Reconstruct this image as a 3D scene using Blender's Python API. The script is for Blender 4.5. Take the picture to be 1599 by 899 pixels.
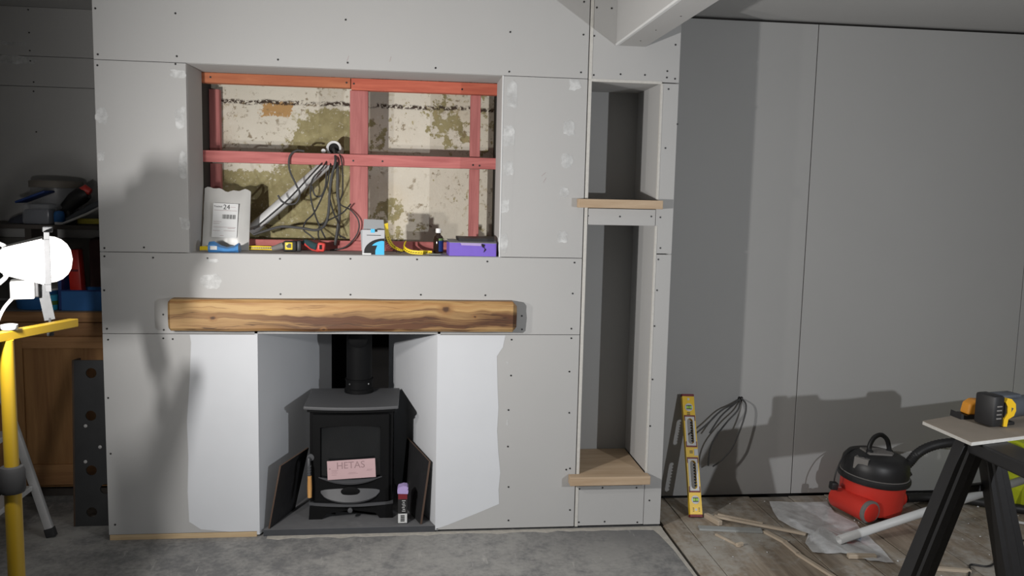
import bpy, bmesh, math, random
from mathutils import Vector, Matrix, noise as mnoise
for _o in list(bpy.data.objects): bpy.data.objects.remove(_o)
SC = bpy.context.scene
COL = SC.collection
R = math.radians

# ------------------------------------------------------------------ camera
FPX, PITCH, YAW, ROLL = 1300.8, -.110036, .119599, .0223531
cam = bpy.data.cameras.new('camera'); cam.sensor_width = 36; cam.lens = 36 * FPX / 1599; cam.clip_start = .02
CAM = bpy.data.objects.new('camera', cam); COL.objects.link(CAM); SC.camera = CAM
_f = Vector((math.sin(YAW)*math.cos(PITCH), math.cos(YAW)*math.cos(PITCH), math.sin(PITCH)))
_r = _f.cross(Vector((0, 0, 1))).normalized(); _u = _r.cross(_f)
_r2 = _r*math.cos(ROLL) + _u*math.sin(ROLL); _u2 = -_r*math.sin(ROLL) + _u*math.cos(ROLL)
CAM.matrix_world = Matrix(((_r2.x, _u2.x, -_f.x, 0), (_r2.y, _u2.y, -_f.y, -3.6), (_r2.z, _u2.z, -_f.z, 1.5036), (0, 0, 0, 1)))
# ------------------------------------------------------------------ world, exposure, lamp powers
W = bpy.data.worlds.new('world'); SC.world = W; W.use_nodes = True
W.node_tree.nodes['Background'].inputs[0].default_value = (.5, .55, .6, 1)
W.node_tree.nodes['Background'].inputs[1].default_value = .02
SC.view_settings.view_transform = 'Standard'; SC.view_settings.look = 'None'
SC.view_settings.exposure = -.05; SC.view_settings.gamma = 1
GLOW_A, GLOW_C, GLOW_B = 7.5, 38, 30        # watts of light: twin heads on the left stand, head on the right-hand stand
AIM_A, AIM_C, AIM_B = (.93, .38, 0), (.89, .46, 0), (-.42, .91, -.02)
COL_A, COL_C, COL_B = (1, .95, .89), (1, .97, .94), (.95, .97, 1)
POS_A, POS_C, POS_B = (-1.024, -1.10, 1.295), (-1.07, -1.60, 1.295), (2.14, -2.77, 1.31)
try:
    SC.cycles.use_denoising = True
    SC.cycles.max_bounces = 8; SC.cycles.diffuse_bounces = 5
    SC.cycles.sample_clamp_indirect = 4
except Exception: pass

# ------------------------------------------------------------------ mesh helpers
def BM(): return bmesh.new()
def box(bm, lo, hi, bev=0, mtx=None):
    c = [(a+b)/2 for a, b in zip(lo, hi)]; s = [abs(b-a) for a, b in zip(lo, hi)]
    g = bmesh.ops.create_cube(bm, size=1)['verts']
    for v in g: v.co = Vector((v.co.x*s[0]+c[0], v.co.y*s[1]+c[1], v.co.z*s[2]+c[2]))
    if bev:
        es = list({e for v in g for e in v.link_edges})
        g = [v for v in bmesh.ops.bevel(bm, geom=es+g, offset=min(bev, min(s)*.45), segments=2, affect='EDGES', profile=.5)['verts']]
        g = list(set(g))
    if mtx is not None:
        bmesh.ops.transform(bm, matrix=mtx, verts=g)
    return g
def prism(bm, poly, fn, a, b):
    """poly (u,v) swept from w=a to w=b; fn(u,v,w)->xyz"""
    n = len(poly)
    A = [bm.verts.new(fn(u, v, a)) for u, v in poly]; Bv = [bm.verts.new(fn(u, v, b)) for u, v in poly]
    fs = [bm.faces.new(A), bm.faces.new(Bv[::-1])]
    for i in range(n): fs.append(bm.faces.new((A[i], Bv[i], Bv[(i+1) % n], A[(i+1) % n])))
    bmesh.ops.recalc_face_normals(bm, faces=fs)
    return A+Bv
XZ = lambda u, v, w: (u, w, v)
XY = lambda u, v, w: (u, v, w)
YZ = lambda u, v, w: (w, u, v)
def spline(pts, k=6):
    pts = [Vector(p) for p in pts]; out = []
    for i in range(len(pts)-1):
        p0 = pts[max(i-1, 0)]; p1 = pts[i]; p2 = pts[i+1]; p3 = pts[min(i+2, len(pts)-1)]
        for j in range(k):
            t = j/k
            out.append(.5*((2*p1)+(p2-p0)*t+(2*p0-5*p1+4*p2-p3)*t*t+(3*p1-p0-3*p2+p3)*t**3))
    return out+[pts[-1]]
def tube(bm, pts, r, n=8, cap=True):
    pts = [Vector(p) for p in pts]; m = len(pts); rings = []; nx = None
    for i, p in enumerate(pts):
        t = (pts[min(i+1, m-1)]-pts[max(i-1, 0)]).normalized()
        if nx is None: nx = t.orthogonal().normalized()
        nx = (nx - t*nx.dot(t)).normalized(); ny = t.cross(nx)
        rr = r[i] if isinstance(r, (list, tuple)) else r
        rings.append([bm.verts.new(p+nx*math.cos(2*math.pi*k/n)*rr+ny*math.sin(2*math.pi*k/n)*rr) for k in range(n)])
    for a, b in zip(rings, rings[1:]):
        for k in range(n): bm.faces.new((a[k], a[(k+1) % n], b[(k+1) % n], b[k]))
    if cap: bm.faces.new(rings[0][::-1]); bm.faces.new(rings[-1])
    return [v for q in rings for v in q]
def lathe(bm, prof, n=24, mtx=None):
    """profile (radius, height) about local Z"""
    rings = []; vs = []
    for r, z in prof:
        if r < 1e-5: q = [bm.verts.new((0, 0, z))]
        else: q = [bm.verts.new((r*math.cos(2*math.pi*k/n), r*math.sin(2*math.pi*k/n), z)) for k in range(n)]
        rings.append(q); vs += q
    for a, b in zip(rings, rings[1:]):
        for k in range(n):
            k2 = (k+1) % n
            if len(a) == 1 and len(b) == 1: continue
            if len(a) == 1: bm.faces.new((a[0], b[k2], b[k]))
            elif len(b) == 1: bm.faces.new((a[k], a[k2], b[0]))
            else: bm.faces.new((a[k], a[k2], b[k2], b[k]))
    if len(rings[0]) > 1: bm.faces.new(rings[0][::-1])
    if len(rings[-1]) > 1: bm.faces.new(rings[-1])
    if mtx is not None: bmesh.ops.transform(bm, matrix=mtx, verts=vs)
    return vs
def frame(o, z, x=None):
    """matrix with local Z along z at o"""
    z = Vector(z).normalized()
    x = Vector(x) if x is not None else z.orthogonal()
    x = (x - z*x.dot(z)).normalized(); y = z.cross(x)
    return Matrix(((x.x, y.x, z.x, o[0]), (x.y, y.y, z.y, o[1]), (x.z, y.z, z.z, o[2]), (0, 0, 0, 1)))
OFF = {}
def obj(name, bm, mat, parent=None, smooth=False, loc=None, local=False, label=None, kind=None, weld=False):
    """bm holds world coordinates unless local; origin goes to the parent's base (or to loc)"""
    bm.normal_update()
    off = Vector((0, 0, 0))
    if not local:
        if parent is not None: off = OFF.get(parent.name, Vector((0, 0, 0)))
        elif loc is not None: off = Vector(loc)
        if off.length: bmesh.ops.translate(bm, vec=-off, verts=bm.verts)
    bmesh.ops.recalc_face_normals(bm, faces=bm.faces)
    me = bpy.data.meshes.new(name); bm.to_mesh(me); bm.free()
    mats = mat if isinstance(mat, (list, tuple)) else [mat]
    for m in mats: me.materials.append(m)
    if smooth:
        me.polygons.foreach_set('use_smooth', [True]*len(me.polygons))
        try: me.set_sharp_from_angle(angle=R(38))
        except Exception: pass
    o = bpy.data.objects.new(name, me); COL.objects.link(o)
    if parent is not None: o.parent = parent; OFF[o.name] = off
    elif loc is not None: o.location = loc; OFF[o.name] = Vector(loc)
    if label: o['label'] = label
    if kind: o['kind'] = kind
    return o
def tag(o, label, cat, group=None):
    o['label'] = label; o['category'] = cat
    if group: o['group'] = group
    return o
def thing(name, label, cat, loc=(0, 0, 0), group=None):
    o = bpy.data.objects.new(name, None); COL.objects.link(o); o.empty_display_size = .05
    o.location = loc; OFF[o.name] = Vector(loc)
    return tag(o, label, cat, group)
def struct(name, bm=None, mat=None):
    if bm is None:
        o = bpy.data.objects.new(name, None); COL.objects.link(o)
    else: o = obj(name, bm, mat)
    o['kind'] = 'structure'; return o
def dup(root, loc, label=None, group=None):
    r = root.copy(); COL.objects.link(r); r.location = loc
    if label: r['label'] = label
    if group: r['group'] = group
    for ch in list(root.children):
        c = ch.copy(); COL.objects.link(c); c.parent = r
        for g in list(ch.children):
            d = g.copy(); COL.objects.link(d); d.parent = c
    return r
def text_bm(s, size, mtx, depth=.0004):
    cu = bpy.data.curves.new('t', 'FONT'); cu.body = s; cu.size = size; cu.extrude = depth; cu.align_x = 'LEFT'
    to = bpy.data.objects.new('t', cu); COL.objects.link(to)
    me = bpy.data.meshes.new_from_object(to.evaluated_get(bpy.context.evaluated_depsgraph_get()))
    bpy.data.objects.remove(to)
    bm = BM(); bm.from_mesh(me); bpy.data.meshes.remove(me)
    bmesh.ops.transform(bm, matrix=mtx, verts=bm.verts)
    return bm
def blob(cx, cz, w, h, seed, n=16, j=.35):
    rr = random.Random(seed); out = []
    for i in range(n):
        a = 2*math.pi*i/n; k = 1 - j*rr.random()
        ca, sa = math.cos(a), math.sin(a)
        sq = 1/max(abs(ca), abs(sa))**.6
        out.append((cx+w/2*ca*k*sq, cz+h/2*sa*k*sq))
    return out

# ------------------------------------------------------------------ materials
class NT:
    def __init__(s, name):
        s.m = bpy.data.materials.new(name); s.m.use_nodes = True
        s.t = s.m.node_tree; s.p = s.t.nodes['Principled BSDF']
        s.co = s.t.nodes.new('ShaderNodeTexCoord').outputs['Object']
    def n(s, typ, **kw):
        x = s.t.nodes.new(typ)
        for k, v in kw.items(): setattr(x, k, v)
        return x
    def l(s, a, b): s.t.links.new(a, b)
    def val(s, x, sock):
        if hasattr(x, 'is_output') or isinstance(x, bpy.types.NodeSocket): s.l(x, sock)
        else: sock.default_value = x
    def mapping(s, scale, loc=(0, 0, 0), rot=(0, 0, 0), src=None):
        m = s.n('ShaderNodeMapping'); s.l(src or s.co, m.inputs[0])
        m.inputs['Location'].default_value = loc; m.inputs['Rotation'].default_value = rot; m.inputs['Scale'].default_value = scale
        return m.outputs[0]
    def noise(s, scale, detail=3, rough=.55, vec=None, dist=0):
        x = s.n('ShaderNodeTexNoise'); x.inputs['Scale'].default_value = scale; x.inputs['Detail'].default_value = detail
        x.inputs['Roughness'].default_value = rough; x.inputs['Distortion'].default_value = dist
        s.l(vec or s.co, x.inputs['Vector']); return x.outputs[0]
    def math(s, op, a, b=0.0, clamp=False):
        x = s.n('ShaderNodeMath', operation=op, use_clamp=clamp); s.val(a, x.inputs[0]); s.val(b, x.inputs[1]); return x.outputs[0]
    def ramp(s, fac, stops):
        x = s.n('ShaderNodeValToRGB'); s.l(fac, x.inputs[0]); e = x.color_ramp.elements
        while len(e) < len(stops): e.new(.5)
        for q, (p, c) in zip(e, stops):
            q.position = p; q.color = (c, c, c, 1) if not isinstance(c, (tuple, list)) else (*c[:3], 1)
        return x.outputs[0]
    def step(s, x, a, b):
        m = s.n('ShaderNodeMapRange', interpolation_type='SMOOTHSTEP'); s.val(x, m.inputs[0])
        m.inputs[1].default_value = a; m.inputs[2].default_value = b; return m.outputs[0]
    def mix(s, fac, a, b):
        x = s.n('ShaderNodeMix', data_type='RGBA'); s.val(fac, x.inputs[0])
        for v, k in ((a, 6), (b, 7)):
            if isinstance(v, (tuple, list)): x.inputs[k].default_value = (*v[:3], 1)
            else: s.l(v, x.inputs[k])
        return x.outputs[2]
    def xyz(s):
        x = s.n('ShaderNodeSeparateXYZ'); s.l(s.co, x.inputs[0]); return x.outputs
    def base(s, c):
        if isinstance(c, (tuple, list)): s.p.inputs['Base Color'].default_value = (*c[:3], 1)
        else: s.l(c, s.p.inputs['Base Color'])
    def rough(s, v): s.val(v, s.p.inputs['Roughness'])
    def bump(s, h, strength=.2, dist=.005):
        x = s.n('ShaderNodeBump'); x.inputs['Strength'].default_value = strength; x.inputs['Distance'].default_value = dist
        s.l(h, x.inputs['Height']); s.l(x.outputs[0], s.p.inputs['Normal'])
def simple(name, c, rough=.6, metal=0, var=.12, scale=30, bump=0, dust=None, spec=None):
    k = NT(name); nz = k.noise(scale, 3)
    lo = tuple(x*(1-var) for x in c); hi = tuple(min(1, x*(1+var)) for x in c)
    col = k.mix(nz, lo, hi)
    if dust:
        d = k.step(k.noise(scale*.35, 5, .65), dust[1], dust[1]+.25)
        col = k.mix(d, col, dust[0])
    k.base(col); k.rough(rough); k.p.inputs['Metallic'].default_value = metal
    if spec is not None: k.p.inputs['Specular IOR Level'].default_value = spec
    if bump: k.bump(nz, bump, .002)
    return k.m
def wood(name, light, dark, axis=0, scale=1.0, rough=.65, contrast=(.35, .65), var=True):
    k = NT(name)
    sc = [14, 14, 14]; sc[axis] = 1.1
    v = k.mapping(tuple(x*scale for x in sc))
    g = k.noise(2.2, 6, .6, v, .6); fine = k.noise(9, 4, .6, v, .2)
    c = k.mix(k.ramp(g, [(contrast[0], 0.0), (contrast[1], 1.0)]), dark, light)
    c = k.mix(k.math('MULTIPLY', fine, .45), c, dark)
    if var:
        oi = k.n('ShaderNodeObjectInfo')
        c = k.mix(k.math('MULTIPLY', oi.outputs['Random'], .25), c, tuple(x*.6 for x in dark))
    k.base(c); k.rough(rough); k.bump(fine, .15, .002); return k.m
M = {}
def plasterboard(name, c):
    k = NT(name)
    a = k.noise(1.3, 4, .6); b = k.noise(140, 2, .6); sc = k.noise(9, 5, .7)
    col = k.mix(a, tuple(x*.94 for x in c), tuple(x*1.05 for x in c))
    col = k.mix(k.math('MULTIPLY', k.step(sc, .66, .8), .18), col, (c[0]*1.35, c[1]*1.35, c[2]*1.35))
    col = k.mix(k.math('MULTIPLY', b, .10), col, tuple(x*.7 for x in c))
    k.base(col); k.rough(.92); k.bump(b, .06, .001); k.p.inputs['Specular IOR Level'].default_value = .25
    return k.m
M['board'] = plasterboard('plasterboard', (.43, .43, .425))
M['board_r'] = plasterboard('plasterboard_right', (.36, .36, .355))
M['board_edge'] = simple('gypsum_edge', (.52, .51, .48), .95, var=.15, scale=60, bump=.2)
def mk_filler():
    k = NT('thin_filler'); n = k.noise(16, 4, .6); k.base((.61, .62, .62)); k.rough(.85)
    k.val(k.ramp(n, [(.30, .25), (.62, .95)]), k.p.inputs['Alpha']); return k.m
M['filler_thin'] = mk_filler()
M['filler'] = simple('filler', (.60, .61, .61), .85, var=.06, scale=25)
M['paint'] = simple('white_paint', (.59, .61, .64), .8, var=.035, scale=6)
M['screw'] = simple('screw_black', (.02, .02, .02), .5)
M['dark'] = simple('cavity_dark', (.03, .028, .026), .95)
M['soot'] = simple('soot', (.012, .011, .011), .95)
M['plaster'] = simple('room_plaster', (.42, .41, .39), .95, var=.12, scale=3)
M['mantel'] = None
def mk_mantel():
    k = NT('mantel_oak'); x, y, z = k.xyz()[:3]
    warp = k.noise(2.2, 3, .5, k.mapping((1.6, 1, 3)))
    v = k.mapping((.75, 6, 19)); addv = k.n('ShaderNodeVectorMath', operation='ADD'); k.l(v, addv.inputs[0])
    cmb = k.n('ShaderNodeCombineXYZ'); k.l(k.math('MULTIPLY', warp, 1.5), cmb.inputs[2]); k.l(cmb.outputs[0], addv.inputs[1])
    g = k.noise(1.35, 5, .55, addv.outputs[0], .5); f = k.noise(6, 4, .6, addv.outputs[0], .3)
    # heartwood band runs along the middle and lower face, sapwood above
    zz = k.math('ADD', z, k.math('MULTIPLY', k.math('SUBTRACT', warp, .5), .10))
    band = k.math('MULTIPLY', k.step(zz, .908, .94), k.math('SUBTRACT', 1.0, k.step(zz, .985, 1.012)))
    heart = k.math('MULTIPLY', k.math('ADD', .40, k.math('MULTIPLY', k.step(x, -.75, -.3), .68)), band)
    c = k.mix(k.ramp(g, [(.36, 0.0), (.6, 1.0)]), (.31, .155, .052), (.47, .30, .125))
    st = k.ramp(g, [(.44, 1.0), (.56, .45), (.68, .05)])
    c = k.mix(k.math('MULTIPLY', heart, k.math('ADD', .15, st)), c, (.095, .036, .013))
    cr = k.math('MULTIPLY', k.step(f, .57, .68), .55)
    c = k.mix(cr, c, (.16, .072, .022))
    crack = k.math('SUBTRACT', 1.0, k.step(k.math('ABSOLUTE', k.math('SUBTRACT', g, .5)), .004, .014))
    c = k.mix(k.math('MULTIPLY', crack, k.math('MULTIPLY', band, .8)), c, (.05, .02, .008))
    for kx, kz, rad in ((.143, 1.015, .017), (.265, .985, .006), (-.82, .975, .010), (-.37, .928, .007)):   # knots
        dx = k.math('MULTIPLY', k.math('SUBTRACT', x, kx), .75); dz = k.math('SUBTRACT', z, kz)
        d = k.math('SQRT', k.math('ADD', k.math('MULTIPLY', dx, dx), k.math('MULTIPLY', dz, dz)))
        d = k.math('ADD', d, k.math('MULTIPLY', k.math('SUBTRACT', k.noise(60), .5), .012))
        c = k.mix(k.math('MULTIPLY', k.math('SUBTRACT', 1.0, k.step(d, rad*.7, rad*2.2)), .75), c, (.25, .12, .04))
        c = k.mix(k.math('SUBTRACT', 1.0, k.step(d, rad*.35, rad)), c, (.07, .03, .012))
    c = k.mix(k.math('MULTIPLY', k.step(y, -.055, -.03), .55), c, (.10, .07, .05))   # darker towards the back of the top face
    k.base(c); k.rough(.6); k.bump(f, .25, .003); return k.m
M['mantel'] = mk_mantel()
M['oak'] = wood('oak_shelf', (.55, .42, .29), (.42, .30, .19), 0, 1.2)
M['pine'] = wood('pine_sole', (.62, .48, .30), (.45, .32, .18), 0, 1)
M['batten_x'] = wood('treated_batten_x', (.60, .205, .19), (.38, .105, .10), 0, 1.3, .8)
M['batten_z'] = wood('treated_batten_z', (.58, .22, .205), (.36, .115, .11), 2, 1.3, .8)
M['batten_o'] = wood('orange_batten', (.58, .215, .10), (.40, .12, .055), 0, 1.3, .8)
M['batten_o2'] = wood('red_orange_batten', (.62, .17, .10), (.44, .10, .06), 0, 1.3, .8)
def mk_oldwall():
    k = NT('old_painted_plaster'); x, y, z = k.xyz()[:3]
    n1 = k.noise(5, 6, .65); n2 = k.noise(22, 6, .7); n3 = k.noise(60, 4, .7); n4 = k.noise(2.4, 3, .5)
    cream = k.mix(n1, (.60, .56, .46), (.72, .69, .60))
    cream = k.mix(k.math('MULTIPLY', k.step(n4, .52, .7), .5), cream, (.62, .54, .40))
    olive = k.mix(k.ramp(k.noise(11, 6, .7), [(.3, 0.0), (.7, 1.0)]), (.19, .16, .07), (.40, .36, .19))
    # olive layer: right half of upper left bay, most of lower left bay, few scraps at right
    low = k.math('SUBTRACT', 1.0, k.step(k.math('ADD', z, k.math('MULTIPLY', n1, .09)), 1.60, 1.68))
    left = k.math('SUBTRACT', 1.0, k.step(x, -.29, -.25))
    half = k.math('MULTIPLY', k.step(k.math('ADD', x, k.math('MULTIPLY', k.math('SUBTRACT', 1.8, z), .55)), -.66, -.45), k.math('SUBTRACT', 1.0, k.step(z, 1.86, 1.92)))
    f = k.math('MULTIPLY', left, k.math('MAXIMUM', low, half))
    scr = k.math('MULTIPLY', k.math('SUBTRACT', 1.0, left), k.math('MULTIPLY', k.step(n1, .48, .60), .62))
    f = k.math('MAXIMUM', f, scr)
    g = k.step(k.math('ADD', f, k.math('MULTIPLY', k.math('SUBTRACT', n2, .5), 2.6)), .42, .62)
    c = k.mix(g, cream, olive)
    # flakes
    c = k.mix(k.math('MULTIPLY', k.step(n3, .60, .66), .55), c, (.70, .67, .58))
    c = k.mix(k.math('MULTIPLY', k.math('MULTIPLY', k.step(n2, .57, .64), k.step(n4, .42, .6)), .75), c, (.36, .29, .15))
    # orange scrap
    ox = k.math('DIVIDE', k.math('ADD', x, .632), .075); oz = k.math('DIVIDE', k.math('SUBTRACT', z, 1.880), .034)
    d = k.math('MAXIMUM', k.math('ABSOLUTE', ox), k.math('ABSOLUTE', oz))
    d = k.math('ADD', d, k.math('MULTIPLY', k.math('SUBTRACT', n2, .5), 2.2))
    d = k.math('ADD', d, k.math('MULTIPLY', k.step(n3, .56, .62), .5))
    c = k.mix(k.math('SUBTRACT', 1.0, k.step(d, .9, 1.05)), c, (.45, .27, .11))
    # ragged dark crack line near the top
    zc = k.math('SUBTRACT', z, k.math('ADD', 1.912, k.math('MULTIPLY', k.math('SUBTRACT', k.noise(7, 4, .7, k.mapping((1, 0, 0))), .5), .05)))
    ck = k.math('MULTIPLY', k.math('SUBTRACT', 1.0, k.step(k.math('ABSOLUTE', zc), .004, .015)), k.step(n3, .42, .52))
    ck = k.math('MULTIPLY', ck, k.step(k.math('MULTIPLY', n1, 1.0), .36, .44))
    c = k.mix(ck, c, (.05, .032, .022))
    fl_ = k.math('MULTIPLY', k.step(k.noise(34, 5, .75), .56, .64), k.step(k.noise(4, 3, .6), .42, .54))
    c = k.mix(k.math('MULTIPLY', fl_, .8), c, (.20, .15, .08))
    k.base(c); k.rough(.9); k.bump(n2, .6, .006); return k.m
M['oldwall'] = mk_oldwall()
def mk_screed():
    k = NT('dusty_screed'); x, y, z = k.xyz()[:3]
    n1 = k.noise(1.6, 5, .65); n2 = k.noise(9, 6, .7); n3 = k.noise(45, 4, .7)
    c = k.mix(n3, (.085, .088, .095), (.15, .152, .155))
    d = k.step(k.math('ADD', n1, k.math('MULTIPLY', k.math('ADD', k.math('MULTIPLY', k.math('SUBTRACT', n2, .5), .9), k.math('MULTIPLY', k.math('SUBTRACT', n3, .5), .45)), 1.0)), .27, .72)
    c = k.mix(k.math('ADD', .12, k.math('MULTIPLY', d, .75)), c, (.33, .326, .31))
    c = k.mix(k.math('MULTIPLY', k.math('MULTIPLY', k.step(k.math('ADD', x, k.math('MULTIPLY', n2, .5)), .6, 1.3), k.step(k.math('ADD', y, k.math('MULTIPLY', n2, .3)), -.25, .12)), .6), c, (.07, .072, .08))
    s = k.noise(3.2, 6, .75, k.mapping((9, 1.2, 1), rot=(0, 0, R(28))))
    c = k.mix(k.math('MULTIPLY', k.step(s, .60, .68), .55), c, (.42, .41, .39))
    s2 = k.noise(3.0, 5, .75, k.mapping((1.2, 10, 1), rot=(0, 0, R(12))))
    c = k.mix(k.math('MULTIPLY', k.step(s2, .62, .70), .5), c, (.05, .05, .055))
    k.base(c); k.rough(.7); k.bump(n2, .15, .002); return k.m
M['screed'] = mk_screed()
def mk_plank():
    k = NT('old_floorboard'); oi = k.n('ShaderNodeObjectInfo')
    v = k.mapping((12, .9, 12)); g = k.noise(2.4, 6, .62, v, .4); n1 = k.noise(2.2, 5, .65); n2 = k.noise(20, 5, .7)
    c = k.mix(k.ramp(g, [(.35, 0.0), (.65, 1.0)]), (.19, .15, .11), (.35, .295, .23))
    c = k.mix(k.math('MULTIPLY', oi.outputs['Random'], .2), c, (.21, .17, .13))
    d = k.step(k.math('ADD', n1, k.math('MULTIPLY', k.math('SUBTRACT', n2, .5), .6)), .42, .68)
    c = k.mix(k.math('MULTIPLY', d, .85), c, (.40, .385, .35))
    c = k.mix(k.math('MULTIPLY', k.step(k.noise(1.3, 4, .6, k.mapping((1, 1, 1), (7, 3, 0))), .56, .72), .6), c, (.09, .085, .08))
    c = k.mix(k.math('MULTIPLY', k.step(n2, .64, .72), .5), c, (.55, .53, .48))
    k.base(c); k.rough(.85); k.bump(g, .25, .003); return k.m
M['plank'] = mk_plank()
M['slate'] = simple('hearth_slate', (.13, .132, .138), .75, var=.2, scale=20, dust=((.20, .20, .20), .55))
M['slate_dk'] = simple('hearth_slate_edge', (.045, .048, .055), .7, var=.2, scale=20)
M['iron'] = simple('stove_black', (.0045, .0047, .0052), .65, var=.2, scale=60, bump=.05, spec=.15)
M['iron_top'] = simple('stove_top_grey', (.085, .087, .092), .6, var=.06, scale=70)
M['iron_lip'] = simple('stove_lip_grey', (.07, .072, .078), .5, var=.06, scale=70)
def glassy(name, c, rough=.05, alpha=None, trans=0):
    k = NT(name); k.base(c); k.rough(rough); k.p.inputs['Transmission Weight'].default_value = trans
    if alpha is not None: k.p.inputs['Alpha'].default_value = alpha
    return k.m
M['stove_glass'] = glassy('stove_glass', (.010, .011, .012), .12)
M['handle_wood'] = wood('handle_wood', (.72, .42, .16), (.55, .28, .09), 2, 2, .45)
M['chrome'] = simple('worn_chrome', (.45, .45, .45), .35, 1, .1)
M['pink'] = simple('pink_card', (.50, .345, .36), .85, var=.04)
M['ink'] = simple('grey_ink', (.30, .20, .21), .9)
M['ink_k'] = simple('black_ink', (.02, .02, .02), .9)
M['blackboard'] = simple('black_board_face', (.018, .018, .020), .6, var=.3, scale=25, dust=((.05, .05, .05), .6))
M['blackboard_edge'] = simple('brown_board_edge', (.085, .052, .036), .8)
M['pvc'] = simple('white_pvc', (.56, .57, .57), .45, var=.05, scale=14)
M['cable_k'] = simple('black_cable', (.022, .022, .022), .5)
M['cable_g'] = simple('grey_cable', (.05, .05, .05), .6)
M['mailbag'] = simple('grey_mailing_bag', (.47, .47, .455), .35, var=.06, scale=18, bump=.15)
M['label'] = simple('white_label', (.60, .61, .61), .6, var=.02)
M['blue'] = simple('blue_plastic', (.03, .15, .42), .4, var=.1)
M['blue_sheen'] = simple('blue_film', (.06, .22, .50), .3, var=.25, scale=50)
M['navy'] = simple('navy_plastic', (.012, .045, .20), .5, var=.15)
M['yellow'] = simple('yellow_plastic', (.80, .60, .02), .45, var=.06)
M['stand_yellow'] = simple('stand_yellow', (.29, .185, .008), .45, var=.06, scale=9)
M['yellow_paint'] = simple('yellow_paint', (.82, .53, .015), .4, var=.06, scale=9)
M['screwmetal'] = simple('black_phosphate', (.04, .04, .045), .4, .5)
M['black'] = simple('black_plastic', (.014, .014, .015), .5, var=.3, scale=40)
M['black_soft'] = simple('black_rubber', (.02, .02, .021), .8, var=.2)
M['dusty_black'] = simple('dusty_black_plastic', (.014, .014, .015), .45, var=.3, scale=14, dust=((.075, .072, .066), .58))
M['red'] = simple('red_plastic', (.62, .03, .02), .4, var=.08, scale=8)
M['dusty_red'] = simple('dusty_red_plastic', (.60, .035, .022), .5, var=.1, scale=7, dust=((.34, .12, .09), .62))
M['red_grip'] = simple('red_grip', (.62, .06, .05), .45)
M['teal'] = simple('dark_teal', (.03, .07, .08), .5)
M['box_grey'] = simple('grey_carton', (.42, .43, .45), .6, var=.04)
M['carton_in'] = simple('grey_carton_flap', (.27, .28, .29), .7, var=.05)
M['cyan'] = simple('cyan_print', (.05, .45, .75), .5, var=.03)
M['purple'] = simple('purple_carton', (.17, .10, .52), .55, var=.08)
M['purple_lt'] = simple('pale_purple', (.40, .31, .58), .6, var=.1)
M['brownglass'] = glassy('brown_glass', (.022, .012, .008), .08)
M['dkred'] = simple('dark_red', (.16, .012, .02), .5)
M['white'] = simple('white_plastic', (.78, .78, .77), .4, var=.03)
M['lamp_white'] = simple('white_enamel', (.40, .40, .39), .5, var=.03)
M['dull_alu'] = simple('dull_aluminium', (.030, .031, .033), .6, .0, var=.3, scale=50)
M['dull_bracket'] = simple('scratched_bracket', (.036, .038, .040), .6, .0, var=.45, scale=45)
M['galv'] = simple('galvanised', (.52, .53, .53), .45, .6, var=.2, scale=60)
M['alu'] = simple('aluminium', (.62, .62, .62), .45, .5, var=.08)
M['steel'] = simple('dark_steel', (.045, .047, .050), .55, .3, var=.25, scale=12, dust=((.10, .085, .07), .62))
M['steel_edge'] = simple('rusty_steel_edge', (.075, .05, .035), .7, .2, var=.25, scale=40)
M['cupboard'] = wood('cupboard_wood', (.46, .25, .095), (.25, .12, .045), 2, .6, .55)
M['cupboard_x'] = wood('cupboard_rail_wood', (.48, .26, .11), (.26, .125, .05), 0, .6, .55)
M['worktop'] = simple('grey_worktop', (.17, .165, .16), .8, var=.2)
M['shelf_dk'] = simple('dark_shelf', (.06, .052, .046), .8, var=.3)
M['tub'] = glassy('clear_tub', (.42, .44, .47), .25, .30)
M['tublid'] = simple('grey_tub_lid', (.20, .18, .155), .6)
M['murk'] = simple('screws_in_tub', (.05, .055, .08), .8, var=.5, scale=90)
M['offcut'] = wood('pine_offcut', (.60, .52, .42), (.44, .36, .27), 0, 1.5, var=False)
M['grey_offcut'] = simple('grey_offcut', (.33, .345, .34), .8, var=.12, scale=14)
def mk_sheet():
    k = NT('clear_polythene'); n = k.noise(12, 5, .6)
    k.base(k.mix(n, (.62, .64, .65), (.80, .81, .82))); k.rough(.28)
    k.val(k.ramp(n, [(.3, .55), (.7, .9)]), k.p.inputs['Alpha']); k.bump(n, .5, .01); return k.m
M['sheet'] = mk_sheet()
M['lime'] = simple('lime_plastic', (.50, .58, .02), .45, var=.1)
M['tool_yellow'] = simple('tool_yellow', (.84, .52, .02), .45, var=.05)
M['orange'] = simple('orange_plastic', (.72, .30, .03), .45, var=.06)
M['grey_dk'] = simple('dark_grey_plastic', (.075, .085, .10), .5, var=.15)
M['vial'] = glassy('green_vial', (.40, .70, .10), .1)
M['pewter'] = simple('dusty_grey', (.18, .17, .16), .8, var=.12)
def emit(name, c, s):
    k = NT(name); k.base((.8, .8, .8)); k.p.inputs['Emission Color'].default_value = (*c, 1); k.p.inputs['Emission Strength'].default_value = s; return k.m
for q_, c_, g_ in (('A', COL_A, GLOW_A), ('C', COL_C, GLOW_C), ('B', COL_B, GLOW_B)): M['glow_'+q_] = emit('lit_lamp_glass_'+q_.lower(), c_, 2.2 if g_ else 0)

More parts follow.
